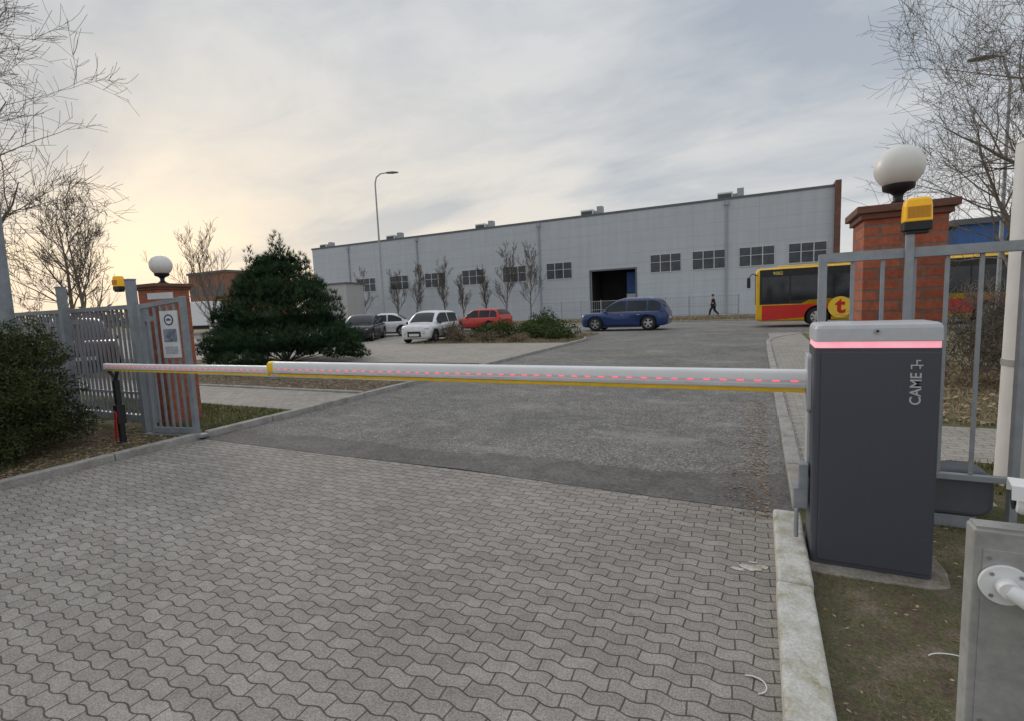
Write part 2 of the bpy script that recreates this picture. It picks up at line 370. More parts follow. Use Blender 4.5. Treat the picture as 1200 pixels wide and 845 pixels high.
def grass(name,n,region,z,h,mat,seed,w=.006,lean=.7):
    random.seed(seed); b=MB()
    for i in range(n):
        x,y=region(); hh=h*random.uniform(.4,1.2); a=random.uniform(0,6.28); l=random.uniform(0,lean)*hh
        dx,dy=math.cos(a),math.sin(a); c=random.uniform(0,6.28); wx,wy=math.cos(c)*w,math.sin(c)*w
        b.add([(x-wx,y-wy,z),(x+wx,y+wy,z),(x+dx*l,y+dy*l,z+hh)],[(0,1,2)])
    o=b.obj(name,mat,norm=False); o['kind']='stuff'; return o
grass('verge_grass',9000,lambda:(random.uniform(-12,-6.86),random.uniform(4.3,5.7)),.06,.05,m_grass,11)
grass('verge_grass',1500,lambda:(-6.86-abs(g(0,.8)),random.uniform(1.5,4.3)),.06,.04,m_grass,12)
def patchy():
    while True:
        x,y=random.uniform(.3,2.0),random.uniform(1.2,4.4)
        if math.sin(x*7+1)*math.sin(y*5.3)+math.sin(x*17+y*11)*.5>.12 or random.random()<.10: return x,y
grass('soil_grass',7000,patchy,.03,.022,m_grass,13,.0018,1.6)
grass('soil_grass',15000,patchy,.03,.015,m_straw,14,.0016,3.2)
grass('verge_grass',5000,lambda:(random.uniform(1.6,6),random.uniform(4.8,5.7)),.03,.07,m_grass,15)
grass('dry_grass',9000,lambda:(random.uniform(1.7,9),random.uniform(7.3,13)),.03,.10,m_straw,16,.012)
grass('dry_grass',7000,lambda:(random.uniform(-14.5,-7.1),random.uniform(19.3,24.5)),.06,.12,m_straw,17,.02)
grass('dry_grass',7000,lambda:(random.uniform(-22,14),random.uniform(38,45)),.0,.25,m_straw,18,.04)
# ------------------------------------------------------------------ foliage helpers
def rvec():
    while True:
        v=Vector((random.uniform(-1,1),random.uniform(-1,1),random.uniform(-1,1)))
        if .05<v.length<1: return v.normalized()
m_seed=M('dark_seed_pods',(.09,.075,.055),.9,0,.3,20)
def bare_tree(name,label,loc,h,seed,trunk_r=.12,spread=.6,kids=(8,6,5,4),lean=(0,0),first=.3,up=.25,mat=None,group=None,lenf=.55,clumps=0,minr=.004,stems=1):
    random.seed(seed); T=thing(name,label,'tree',loc,0,group)
    tr=MB(); cr=MB(); tips=[]
    def grow(p,d,ln,r,lv):
        ns=[7,6,5,4,3][min(lv,4)]; pts=[p.copy()]; rs=[r]; q=p.copy(); dd=d.copy(); nodes=[]
        for i in range(ns):
            dd=(dd+rvec()*(.10 if lv==0 else .2)+Vector((0,0,up*.35 if lv else .1))).normalized()
            q=q+dd*(ln/ns); pts.append(q.copy()); rr=max(minr,r*(1-.82*(i+1)/ns)); rs.append(rr); nodes.append((q.copy(),dd.copy(),rr,(i+1)/ns))
        (tr if lv==0 else cr).path(pts,rs,[8,6,4,3,3][min(lv,4)])
        if lv<len(kids):
            for k in range(kids[lv]):
                f=first+(1-first)*(k+random.random()*.8)/kids[lv] if lv==0 else random.uniform(.2,1)
                idx=min(ns-1,int(f*ns)); a,ad,ar,_=nodes[idx]; b0=pts[idx]; a=b0.lerp(a,f*ns-idx if f*ns-idx<1 else 1)
                s=rvec(); s=(s-ad*s.dot(ad)).normalized()
                nd=(ad*(1-spread*.55)+s*spread+Vector((0,0,up))).normalized()
                grow(a,nd,ln*lenf*random.uniform(.6,1.15)*(1.15-.45*f if lv==0 else 1),max(minr,min(ar*.7,r*.42)),lv+1)
        else: tips.append(q.copy())
    for st in range(stems):
        d=Vector((lean[0]+(random.uniform(-.35,.35) if stems>1 else 0),lean[1]+(random.uniform(-.35,.35) if stems>1 else 0),1)).normalized()
        grow(Vector((0,0,-.02)),d,h*.8,trunk_r,0)
    mt=mat or m_bark
    tr.obj('trunk',mt,T,norm=False); cr.obj('crown',mt,T,norm=False)
    if clumps:
        lf=MB()
        for i in range(clumps):
            c=random.choice(tips)
            for k in range(12):
                p=c+rvec()*random.uniform(0,.09)-Vector((0,0,random.uniform(0,.28))); a=rvec()*.026; bb=rvec()*.009
                lf.add([p-a,p+bb,p+a,p-bb],[(0,1,2,3)])
        lf.obj('seed_clusters',m_seed,T,norm=False)
    return T
def shrub(name,label,loc,lobes,n,size,mats,seed,cat='shrub',group=None,twigs=0,shell=.65,flatleaf=1.0,needle=False,nw=.07):
    random.seed(seed); T=thing(name,label,cat,loc,0,group); b=MB()
    tot=sum(r[3]*r[4]*r[5]**.5 for r in lobes)
    for (x,y,z,rx,ry,rz) in lobes:
        k=int(n*(rx*ry*rz**.5)/tot)
        lm=random.random()
        for i in range(k):
            d=rvec(); q=random.uniform(shell,1.06)
            if d.z<-.3: d.z*=.5
            p=Vector((x+d.x*rx*q,y+d.y*ry*q,z+d.z*rz*q))
            if p.z<.02: p.z=random.uniform(.02,.2)
            mi=random.randrange(len(mats))
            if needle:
                # lit top and shaded underside of each bough put into needle colour
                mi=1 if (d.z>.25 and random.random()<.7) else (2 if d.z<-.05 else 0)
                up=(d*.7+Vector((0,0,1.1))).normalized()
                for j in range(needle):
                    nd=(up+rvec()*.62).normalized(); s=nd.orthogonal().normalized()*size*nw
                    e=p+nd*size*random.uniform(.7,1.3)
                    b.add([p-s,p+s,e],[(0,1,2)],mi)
            else:
                a=rvec()*size*random.uniform(.6,1.3); bb=a.cross(rvec()).normalized()*size*.5*flatleaf
                b.add([p-a,p+bb,p+a,p-bb],[(0,1,2,3)],mi)
    b.obj('crown',mats,T,norm=False)
    t=MB()
    for i in range(max(3,twigs)):
        l=random.choice(lobes); d=rvec()
        e=Vector((l[0]+d.x*l[3]*.95,l[1]+d.y*l[4]*.95,l[2]+abs(d.z)*l[5]*.95)); s=Vector((random.uniform(-.2,.2)*l[3],random.uniform(-.2,.2)*l[4],0))
        m=(s+e)/2+rvec()*.1*l[3]; m.z=max(.05,m.z*1.1)
        t.path([s,m,e],[.025,.014,.005],4)
    t.obj('stems',m_bark,T,norm=False)
    return T
m_pine=[M_leaf('pine_needles',(.016,.038,.016),(.03,.062,.026),(.052,.088,.038),1.3),M_leaf('pine_needles_lit',(.032,.062,.028),(.055,.092,.042),(.085,.12,.06),1.6),M_leaf('pine_needles_shaded',(.007,.016,.008),(.012,.027,.013),(.02,.04,.018),1.3)]
random.seed(21); lobes=[]
for k in range(165):
    z=random.uniform(.2,3.55) if k>48 else random.uniform(.15,.8)
    rr=2.8*max(.12,1-(z/4.35)**1.35)*(.90+.11*math.sin(k*2.1)); a=random.uniform(0,6.283)
    s=random.uniform(.26,.46)*(1 if z<2.8 else .8); q=random.uniform(.74,.99)*max(0.05,rr-s*.3)
    lobes.append((math.cos(a)*q,math.sin(a)*q,z,s*.85,s*.85,s*.72))
for k in range(20):
    a=random.uniform(0,6.283); z=random.uniform(.9,3.6); rr=2.7*max(.12,1-(z/4.35)**1.35)
    lobes.append((math.cos(a)*rr*.92,math.sin(a)*rr*.92,z+.25,.12,.12,.30))
lobes+= [(0,0,3.9,.2,.2,.42),(.26,-.1,3.7,.15,.15,.34),(-.30,.1,3.6,.16,.16,.32),(.12,0,3.4,.45,.45,.4),(-.2,.1,3.0,.7,.7,.5),(0,0,1.6,1.85,1.85,1.2),(0,0,.75,2.35,2.35,.75),(0,0,2.4,1.3,1.3,.9)]
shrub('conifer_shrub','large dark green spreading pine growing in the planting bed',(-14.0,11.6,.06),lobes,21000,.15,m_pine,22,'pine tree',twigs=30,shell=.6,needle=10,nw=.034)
m_yew=[M_leaf('yew_leaves',(.024,.042,.014),(.045,.07,.024),(.08,.105,.04),2.5),M_leaf('yew_leaves_brown',(.045,.045,.02),(.075,.075,.03),(.11,.105,.045),2.5)]
random.seed(31); lb=[]
for k in range(130):
    a=random.uniform(0,6.283); z=random.uniform(.10,1.5); q=random.uniform(.5,.97)*(1-(z/2.4)**3.0)
    lb.append((math.cos(a)*q*1.45-.1,math.sin(a)*q*1.12,z,random.uniform(.18,.34),random.uniform(.18,.34),random.uniform(.16,.3)))
lb+=[(0,0,.75,1.25,.98,.75),(-.3,0,.5,1.3,1.0,.5)]
shrub('yew_hedge','dense dark green clipped yew bush beside the driveway kerb',(-8.42,2.36,.06),lb,82000,.026,m_yew,32,'bush',twigs=30,shell=.68,flatleaf=.6)
m_gsh=[M_leaf('juniper_leaves',(.04,.065,.02),(.08,.11,.035),(.13,.15,.06),1.5)]
m_tan=[M_leaf('dry_shrub_leaves',(.17,.12,.085),(.25,.185,.125),(.32,.25,.17),1.5)]
isl=[(-8.3,22.0,1.0,.8),(-9.2,21.4,1.1,.75),(-10.3,22.4,1.2,.95),(-11.4,21.8,1.1,.95),(-12.3,22.3,.9,.8),(-7.9,20.8,.8,.55),(-9.7,23.4,1.0,1.35)]
for i,(x,y,r,h) in enumerate(isl):
    random.seed(40+i); ll=[(random.uniform(-.6,.6)*r,random.uniform(-.5,.5)*r,random.uniform(.25,.75)*h,r*random.uniform(.3,.5),r*random.uniform(.3,.5),h*random.uniform(.25,.4)) for _ in range(12)]
    shrub('evergreen_shrub','low green juniper shrub on the planted island',(x,y,.06),ll,2200,.05,m_gsh,50+i,group='shrubs on the planted island',twigs=8)
for i,(x,y,r,h) in enumerate([(-13.4,20.6,.9,1.25),(-12.5,19.9,.9,.75),(-11.0,19.9,.8,.5),(-14.3,21.9,.8,1.1),(-9.4,19.9,.7,.4)]):
    random.seed(60+i); ll=[(random.uniform(-.6,.6)*r,random.uniform(-.5,.5)*r,random.uniform(.25,.75)*h,r*random.uniform(.3,.5),r*random.uniform(.3,.5),h*random.uniform(.25,.4)) for _ in range(10)]
    shrub('dry_shrub','leafless tan shrub on the planted island',(x,y,.06),ll,1500,.045,m_tan,70+i,group='dry shrubs on the planted island',twigs=60,flatleaf=.3)
for i in range(14):
    random.seed(80+i); x=2.4+i*.62+random.uniform(-.2,.2); y=9.3+random.uniform(-1.2,3.2)
    bare_tree('bare_shrub','tangled leafless shrub on the dry bank behind the fence',(x,y,.03),random.uniform(1.1,1.9),90+i,.014,.8,(7,6,5),first=.05,up=.12,mat=m_bark2,group='bare shrubs on the bank',lenf=.6,stems=6,minr=.0035)
bare_tree('bare_tree','large spreading leafless tree behind the gate pillar',(4.85,13.4,.03),7.6,5,.12,.80,(17,9,7,5),first=.10,up=.16,lenf=.60,minr=.0034,mat=m_bark2)
bare_tree('bare_tree','tall leafless tree by the street behind the fence',(8.6,14.8,.03),9.0,15,.14,.6,(12,7,6,5),first=.25,up=.22,lenf=.52,minr=.0042,mat=m_bark2)
bare_tree('bare_tree','leafless tree with drooping seed clusters near the hedge',(-11.6,3.5,.06),6.7,7,.11,.66,(13,9,7,5),first=.25,up=.1,lenf=.56,clumps=70,minr=.003,mat=m_bark2)
bare_tree('bare_tree','leafless tree standing behind the sliding gate',(-17.5,7.6,.06),5.4,9,.08,.66,(11,7,6,5),first=.2,up=.18,lenf=.5,minr=.0042,mat=m_bark2)
bare_tree('bare_tree','small leafless tree behind the gate pillar',(-19.2,12.6,.06),5.2,19,.07,.6,(12,8,6),first=.25,up=.3,lenf=.48,minr=.0055,mat=m_bark2)
bare_tree('bare_tree','leafless tree beyond the parking area',(-29,13,.06),7.5,29,.12,.6,(12,8,7),first=.2,up=.25,lenf=.5,minr=.008,mat=m_bark2)
for i,(x,h) in enumerate([(-45.4,7),(-40.3,6.8),(-37.7,7.6),(-33,7.4),(-30.7,5.6),(-27.8,6.6),(-25.1,8.4),(-22.3,8.6)]):
    bare_tree('young_bare_tree','slim leafless young tree in front of the warehouse',(x,50+(i%3)*.4,0),h,100+i,.075,.62,(19,10,6),first=.2,up=.32,group='young trees along the warehouse',lenf=.40,minr=.0095,mat=m_bark)
# ------------------------------------------------------------------ warehouse
m_wall=M_panel('grey_sandwich_panels',(.53,.56,.60),6.0,1.13,(.44,.465,.50),.03)
m_trim=M('dark_roof_trim',(.13,.14,.155),.6,0,.1,2)
m_fin=M_brick('brown_brick_fin',(.17,.08,.06),(.2,.095,.07),(.14,.08,.065),.5,.2,.01)
m_frame=M('white_window_frame',(.6,.61,.62),.5,0,.05,3)
m_inner=M('dim_interior',(.04,.04,.045),.9,0,.2,1)
W=thing('warehouse','long light grey panel-clad warehouse with a row of high windows','warehouse',(0,55,0))
b=MB()
b.box(-59,-16.8,0,.3,0,11.1); b.box(-16.8,-11.9,0,.3,5.1,11.1); b.box(-11.9,6.1,0,.3,0,11.1)
b.box(-59,-58.7,.3,40,0,11.1); b.box(5.8,6.1,.3,40,0,11.1); b.box(-58.7,5.8,39.7,40,0,11.1)
b.obj('wall',m_wall,W)
b=MB(); b.box(-58.7,5.8,.3,39.7,10.7,11.0); b.obj('roof',m_trim,W)
b=MB(); b.box(-59.1,6.1,-.06,.34,11.1,11.33); b.obj('roof_trim',m_trim,W)
b=MB(); b.box(6.1,6.55,-.5,40,0,11.6); b.obj('end_wall',m_fin,W,label='brown brick end wall of the warehouse')
b=MB(); b.box(-17.2,-11.5,6,6.1,0,5.5); b.box(-17.3,-17.2,.3,6.1,0,5.5); b.box(-11.5,-11.4,.3,6.1,0,5.5); b.box(-17.3,-11.4,.3,6.1,5.5,5.6); b.obj('loading_bay_interior',m_inner,W)
b=MB(); b.box(-16.98,-16.8,-.05,0,0,5.25);b.box(-11.9,-11.72,-.05,0,0,5.25);b.box(-16.8,-11.9,-.05,0,5.1,5.25); b.obj('loading_door_frame',m_trim,W)
m_blue=M('blue_paint',(.02,.09,.32),.5,0,.1,3)
b=MB(); b.box(-13.4,-12.2,2.5,2.6,2.6,4.9); b.box(-13.4,-12.2,2.4,2.6,0.5,2.5,1); b.obj('roller_curtain',[m_blue,m_frame],W)
m_wg=glass('warehouse_glass',(.05,.06,.075),.2)
for x in (-50.6,-45.0,-39.2,-33.5,-27.8,-22.1,-10.3,-6.1,-1.75,2.5):
    e=bpy.data.objects.new('window',None); COL.objects.link(e); e.parent=W; e.location=(x,0,4.5)
    b=MB(); b.box(.06,3.04,-.03,-.002,.06,1.84); b.obj('glass',m_wg,e)
    b=MB(); w=3.1;h=1.9
    b.box(0,w,-.07,-.001,0,.07);b.box(0,w,-.07,-.001,h-.07,h)
    for q in (0,.333,.666,1): b.box(max(0,w*q-.04),min(w,w*q+.04),-.065,-.0015,.07,h-.07)
    b.box(.04,w-.04,-.062,-.0018,h*.55,h*.55+.05); b.obj('frame',m_frame,e)
m_pipe=M('pipe_grey',(.36,.39,.43),.5)
for x in (-52,-40.2,-22.9,-2.9):
    b=MB(); b.tube((x,-.12,0),(x,-.12,11),.09,n=8); b.box(x-.2,x+.2,-.25,-.005,10.6,11.05); b.obj('downpipe',m_pipe,W)
for i,(x,s) in enumerate([(-57.0,.95),(-44.5,1.05),(-30.5,1.05),(-16.8,1.1),(-2.6,1.1)]):
    U=thing('rooftop_unit','low white box ventilation unit with louvres on the warehouse roof','ventilation unit',(x,56.1,11.0),0,'rooftop ventilation units')
    b=MB(); b.box(-1.1*s,.2*s,-.5,.6,.38,.80*s+.1); b.obj('housing',m_white,U,bevel=.03)
    b=MB(); b.box(-1.02*s,.12*s,-.515,-.5005,.45,.75*s)
    for k in range(4): b.box(-1.0*s,.1*s,-.54,-.515,.47+k*.08,.50+k*.08)
    b.obj('grille',m_trim,U)
    b=MB(); b.box(.2*s,.55*s,-.2,.3,.42,.78); b.box(.55*s,1.1*s,-.35,.45,.38,1.12*s); b.obj('duct',m_pole,U,bevel=.02)
    b=MB(); b.box(-1.2*s,1.2*s,-.4,-.3,0,.38); b.box(-1.2*s,1.2*s,.4,.5,0,.38); b.box(1.1*s,1.2*s,-.3,.4,0,.38); b.obj('base_frame',m_trim,U)
F=thing('mesh_fence','light grey mesh fence in front of the loading bay','fence',(0,49.6,0))
for k in range(10):
    b=MB(); b.tube((-20.5+k*2.1,0,0),(-20.5+k*2.1,0,1.9),.05,n=6); b.obj('post',m_pole,F)
b=MB()
for k in range(95): b.box(-20.5+k*.2,-20.47+k*.2,-.01,.01,.1,1.8)
for z in (.1,.9,1.75): b.box(-20.5,-1.6,-.015,.015,z,z+.05)
b.obj('mesh_panel',m_pole,F)
Bd=thing('blue_hall','blue metal clad hall with a dark sloping roof','building',(16.2,60,0))
b=MB(); b.box(0,45,0,30,0,7.2); b.obj('wall',M_panel('blue_cladding',(.05,.14,.38),1.2,8,(.04,.1,.3),.03),Bd)
b=MB(); b.prism([(-.4,7.2),(-.4,7.7),(30.4,9.4),(30.4,7.2)],'x',-.4,45.4); b.obj('roof',m_trim,Bd)
Bd=thing('brick_building','distant red brick building with flat roof','building',(-97,60,0))
b=MB(); b.box(0,11,0,14,0,10); b.obj('wall',M_brick('far_brick',(.28,.14,.09),(.31,.15,.1),(.22,.15,.12),.5,.2),Bd)
b=MB(); b.box(-.2,11.2,-.2,14.2,10,10.4); b.obj('roof',m_trim,Bd)
for k in range(4):
    for j in range(2):
        b=MB(); b.box(1+k*2.6,2.6+k*2.6,-.04,-.002,2+j*4,3.8+j*4); b.obj('window',m_wg,Bd)
Bd=thing('utility_building','plain pale grey utility building with a flat roof','building',(-49.8,46.5,0))
b=MB(); b.box(0,5,0,3,0,5.2); b.obj('wall',M_panel('pale_render',(.5,.5,.49),1.25,2.6,(.4,.4,.4),.02),Bd)
b=MB(); b.box(-.15,5.15,-.15,3.15,5.2,5.4); b.obj('roof',m_trim,Bd)
b=MB(); b.box(1.2,2.3,-.05,-.002,0,2.2); b.obj('door',m_steel,Bd)
random.seed(77); b=MB()
for k in range(2600):
    x=random.uniform(-330,-60) if random.random()<.75 else random.uniform(20,160); y=95+random.uniform(0,50); h=random.uniform(4,9)
    p=Vector((x,y,random.uniform(0,1)*h)); a=rvec()*1.3; c=rvec()*.9
    b.add([p-a,p+c,p+a,p-c],[(0,1,2,3)])
    if k%4==0: b.path([(x,y,0),(x+random.uniform(-1,1),y,h+1)],[.15,.03],3)
o=b.obj('distant_woodland',M_leaf('winter_woodland',(.12,.11,.095),(.16,.145,.125),(.2,.18,.155),.05),norm=False); o['kind']='stuff'
# ------------------------------------------------------------------ lamps
m_lh=M('lamp_housing',(.2,.21,.22),.5)
def street_lamp(loc,h,arm,dirx,diry,label,r=.09,hs=1.0):
    T=thing('street_lamp',label,'street lamp',loc)
    b=MB(); b.path([(0,0,0),(0,0,h*.5),(0,0,h-.7),(dirx*.12,diry*.12,h-.25),(dirx*.5*min(1,arm),diry*.5*min(1,arm),h),(dirx*arm,diry*arm,h+.05)],[r,r*.8,r*.6,r*.55,r*.5,r*.45],8); b.obj('pole',m_pole,T)
    b=MB(); a=math.atan2(diry,dirx)
    rings=[]
    for t,w,z in ((0,.06,.04),(.1,.13,.07),(.5,.17,.09),(.85,.15,.05),(.95,.06,.02)):
        c=Vector((dirx*(arm+t*hs-.05),diry*(arm+t*hs-.05),h+.05)); s=Vector((-math.sin(a),math.cos(a),0))
        rings.append([c+s*w*hs*math.cos(2*math.pi*i/10)+Vector((0,0,z*hs*math.sin(2*math.pi*i/10))) for i in range(10)])
    b.loft(rings); b.obj('lamp_head',m_lh,T)
street_lamp((-25.9,30.7,0),11.9,.9,.9,.44,'tall grey street lamp with one arm beside the parking area')
street_lamp((6.1,19.0,.03),7.75,.35,-1,-.1,'slim street lamp with a curved arm among bare branches',.06,.7)
o=MB(); o.path([(0,0,0),(-.02,0,1.6),(0,.02,3.7)],[.085,.08,.075],12); o.obj('metal_pole',m_gate,None,(-9.75,3.38,.06)); tag(bpy.data.objects['metal_pole'],'grey steel pole rising behind the yew bush','pole')
T=thing('white_post','thick white painted concrete post behind the fence','post',(1.885,5.2,.03))
m_owp=M('old_white_paint',(.80,.80,.78),.6,0,.05,4,.2,dirt=.12)
b=MB(); b.path([(0,0,0),(0,0,.3),(0,0,1.4),(0,0,2.62)],[.17,.165,.16,.155],24); b.obj('shaft',m_owp,T)
b=MB(); b.tube((0,0,2.62),(0,0,2.66),.16,.12,24); b.obj('collar',m_owp,T)
b=MB(); b.tube((0,0,.95),(0,0,1.0),.168,.168,24); b.obj('band',m_pole,T)
# ------------------------------------------------------------------ pillars
m_cap=M('dark_cap_tile',(.17,.075,.05),.7,0,.25,12,.4)
m_globe,nt_,b_=newmat('opal_globe'); v_=coords(nt_); L(nt_,ramp(nt_,noise(nt_,v_,4,4),[(.3,(.78,.76,.71)),(.7,(.86,.84,.80))]),b_.inputs['Base Color']); b_.inputs['Roughness'].default_value=.35
def pillar(x,y,z0,ztop):
    T=thing('brick_pillar','red brick gate pillar with a dark cap','pillar',(x,y,z0),0,'gate pillars')
    h=ztop-z0
    b=MB(); b.box(-.235,.235,-.235,.235,0,h-.10); b.obj('shaft',m_brick,T,bevel=.004)
    b=MB(); b.box(-.258,.258,-.258,.258,h-.10,h-.06); b.box(-.285,.285,-.285,.285,h-.06,h-.01); b.obj('cap',m_cap,T,bevel=.005)
    G=thing('globe_lamp','white opal globe lamp on a black base, on the pillar','lamp',(x,y,ztop-.01),0,'globe lamps on the gate pillars')
    b=MB(); 
    prof=[(.085,0),(.09,.015),(.055,.03),(.03,.055),(.03,.09),(.05,.11),(.095,.13),(.1,.165)]
    b.loft([[(r*math.cos(2*math.pi*i/20),r*math.sin(2*math.pi*i/20),z) for i in range(20)] for r,z in prof]); b.obj('base',m_black,G)
    b=MB(); b.sphere((0,0,.285),.152,0,32,20); b.obj('globe',m_globe,G)
pillar(.9,4.6,.03,2.2)
pillar(-8.1,4.62,.06,2.17)
# ------------------------------------------------------------------ gates
T=thing('steel_gate','grey steel bar gate standing behind the barrier cabinet','gate',(0,4.05,0))
b=MB(); x0,x1=.365,4.4
b.box(x0,x0+.045,-.03,.03,.2,1.86); b.box(x0+.045,x1,-.03,.03,1.80,1.86); b.box(x0+.045,x1,-.02,.02,.375,.415); b.box(1.405,1.445,-.03,.03,.1,1.798)
b.obj('frame',m_steel,T,bevel=.004)
b=MB(); x=.56
while x<x1:
    if abs(x-1.42)>.06: b.box(x-.010,x+.010,-.010,.010,.417,1.799)
    x+=.165
b.obj('infill_bars',m_steel,T)
b=MB(); b.box(.83,.875,-.055,-.032,0.03,1.95); b.obj('post',m_steel,T,bevel=.004)
m_amber=M('amber_lens',(.95,.50,.01),.3,0,.1,40)
m_amber.node_tree.nodes['Principled BSDF'].inputs['Emission Color'].default_value=(1,.45,.02,1); m_amber.node_tree.nodes['Principled BSDF'].inputs['Emission Strength'].default_value=.15
m_ribs=M('amber_ribs',(.7,.32,.01),.4)
def beacon(loc,rot):
    T=thing('warning_beacon','amber flashing beacon on a black base mounted beside the pillar','beacon',loc,rot,'amber gate beacons')
    b=MB(); b.prism(rrect(-.075,.075,-.05,.05,.02),'z',0,.055); b.prism(rrect(-.06,.06,-.04,.04,.015),'z',-.02,0); b.obj('base',m_black,T,bevel=.005)
    b=MB(); rr=[]
    for z,s in ((.055,1),(.15,.96),(.185,.88),(.2,.7)): rr.append([(x*s,y*s,z) for x,y in rrect(-.075,.075,-.052,.052,.03)])
    b.loft(rr,sm=False); b.obj('lens',m_amber,T,bevel=.006)
    b=MB(); b.box(-.058,.058,-.0545,-.051,.075,.145)
    for k in range(5): b.box(-.05+k*.022,-.045+k*.022,-.057,-.0545,.08,.14)
    b.obj('lens_ribs',m_ribs,T)
beacon((.885,4.02,1.965),0)
beacon((-8.04,4.0,2.06),0)
T=thing('gate_operator','low rounded grey gate operator housing near the ground behind the fence','gate motor',(1.16,4.2,.03))
b=MB(); b.prism(rrect(-.20,.20,.09,.40,.09,6),'y',-.11,.11); b.obj('cover',M('operator_grey',(.11,.12,.135),.5),T,bevel=.03,seg=3)
b=MB(); b.box(-.17,.12,-.09,.09,0,.085); b.obj('base',m_steel,T,bevel=.004)
T=thing('sliding_gate','long grey steel sliding gate with vertical bars','gate',(0,4.12,.06))
b=MB(); b.box(-12.6,-7.75,-.03,.03,1.74,1.80); b.box(-12.6,-7.75,-.04,.04,.10,.2); b.box(-12.6,-12.54,-.03,.03,.2,1.74); b.box(-7.81,-7.75,-.03,.03,.2,1.74); b.box(-10.2,-10.15,-.03,.03,.2,1.74)
b.box(-12.54,-7.81,-.02,.02,.5,.54)
b.obj('frame',m_gate,T,bevel=.004)
b=MB(); x=-12.45
while x<-7.85:
    if abs(x+10.17)>.05: b.box(x-.013,x+.013,-.013,.013,.54,1.739); b.box(x-.013,x+.013,-.013,.013,.2,.5)
    x+=.115
b.obj('infill_bars',m_gate,T)
for i,(x,h) in enumerate([(-9.6,2.12),(-7.72,2.12)]):
    b=MB(); b.box(-.05,.05,-.05,.05,0,h); b.box(-.055,.055,-.055,.055,h,h+.02); b.box(-.04,.04,.05,.22,1.55,1.62)
    tag(b.obj('gate_post',m_gate,None,(x,3.98,.06),bevel=.005),'grey square steel guide post of the sliding gate','post','gate guide posts')
LA=math.atan2(.17,.74)
T=thing('gate_leaf','short grey steel bar gate leaf fixed beside the brick pillar','gate',(-7.5,3.93,.06),LA)
b=MB(); w=.76
b.box(0,.05,-.025,.025,.02,1.78); b.box(w-.07,w,-.03,.03,.02,1.86); b.prism([(.05,1.72),(w-.07,1.79),(w-.07,1.85),(.05,1.78)],'y',-.024,.024); b.box(.05,w-.07,-.024,.024,.03,.1); b.obj('frame',m_gate,T,bevel=.004)
b=MB()
for k in range(5): b.box(.13+k*.11,.154+k*.11,-.012,.012,.1,1.74+k*.008)
b.obj('infill_bars',m_gate,T)
b=MB(); b.box(-.12,w+.1,-.06,.06,-.02,.018); b.obj('floor_rail',m_steel,T)
m_board=M('weathered_board',(.66,.67,.68),.6,0,.08,8,dirt=.2)
S=thing('notice_board','white notice board with dark symbols fixed to the barred gate leaf','sign',(-7.5,3.93,.06),LA)
b=MB(); b.box(.22,.62,-.045,-.03,1.84,1.92); b.obj('header_board',m_board,S)
b=MB(); b.box(.38,.66,-.045,-.03,1.06,1.68); b.obj('board',m_board,S)
m_sym=M('sign_dark_blue',(.06,.075,.12),.6,0,.2,14)
b=MB(); b.tube((.52,-.0455,1.56),(.52,-.0475,1.56),.075,n=28); b.obj('symbol_ring',m_sym,S)
b=MB(); b.tube((.52,-.0476,1.56),(.52,-.0485,1.56),.054,n=28); b.obj('symbol_centre',m_board,S)
b=MB(); b.box(.48,.56,-.0500,-.0486,1.55,1.568); b.box(.50,.54,-.0500,-.0486,1.568,1.582); b.obj('symbol_car',m_sym,S)
b=MB(); b.box(.415,.625,-.0475,-.0455,1.27,1.44); b.obj('pictogram_panel',M('sign_grey_blue',(.16,.18,.22),.6,0,.8,14),S)
b=MB(); b.box(.42,.62,-.048,-.0455,1.11,1.21); b.obj('small_print_panel',M('print_grey',(.40,.41,.42),.6,0,.5,60),S)
# ------------------------------------------------------------------ barrier
m_cab=M('cabinet_grey_paint',(.07,.076,.094),.42,0,.05,60,.08)
m_cabcap=M('cabinet_silver_cap',(.56,.57,.59),.4,0,.05,20)
m_led,nt_,b_=newmat('pink_light_band'); v_=coords(nt_); nn_=noise(nt_,v_,8,2); cc_=ramp(nt_,nn_,[(.3,(1,.36,.46)),(.7,(1,.47,.54))]); L(nt_,cc_,b_.inputs['Base Color']); L(nt_,cc_,b_.inputs['Emission Color']); b_.inputs['Emission Strength'].default_value=.6
T=thing('barrier_cabinet','dark grey road barrier cabinet with pink light band on a footing','barrier cabinet',(0,0,.043))
b=MB(); b.prism(rrect(.283,.853,3.262,3.60,.03),'z',0,1.255); b.obj('body',m_cab,T,bevel=.003)
b=MB(); b.prism(rrect(.318,.838,3.25,3.27,.004),'z',.03,1.235); b.obj('front_door',m_cab,T,bevel=.006)
b=MB(); b.prism(rrect(.287,.849,3.258,3.596,.03),'z',1.255,1.29); b.obj('light_band',m_led,T)
b=MB(); rr=[]
for z,s in ((1.29,0),(1.36,.002),(1.378,.008),(1.386,.02)): rr.append([(x,y,z) for x,y in rrect(.28+s,.856-s,3.25+s,3.60-s,.035)])
b.loft(rr,sm=False); b.obj('cap',m_cabcap,T,bevel=.004)
b=MB(); b.tube((.568,3.25,1.345),(.568,3.243,1.345),.013,n=16); b.tube((.568,3.243,1.345),(.568,3.24,1.345),.007,n=12,m=1); b.obj('lock',[m_chrome,m_black],T)
m_logo=M('silver_lettering',(.5,.5,.52),.5,0,.04,10)
text('brand_lettering','CAME',.068,(.742,3.248,1.04),(R(90),R(-90),0),m_logo,T,sx=.95,bold=.014)
b=MB(); y0,y1=3.245,3.2495
cx,cz=.742,1.165
q=.003
b.box(cx-.026,cx+.026,y0,y1,cz-q,cz+q)
b.box(cx-.026,cx-.026+2*q,y0,y1,cz-.020,cz-q)
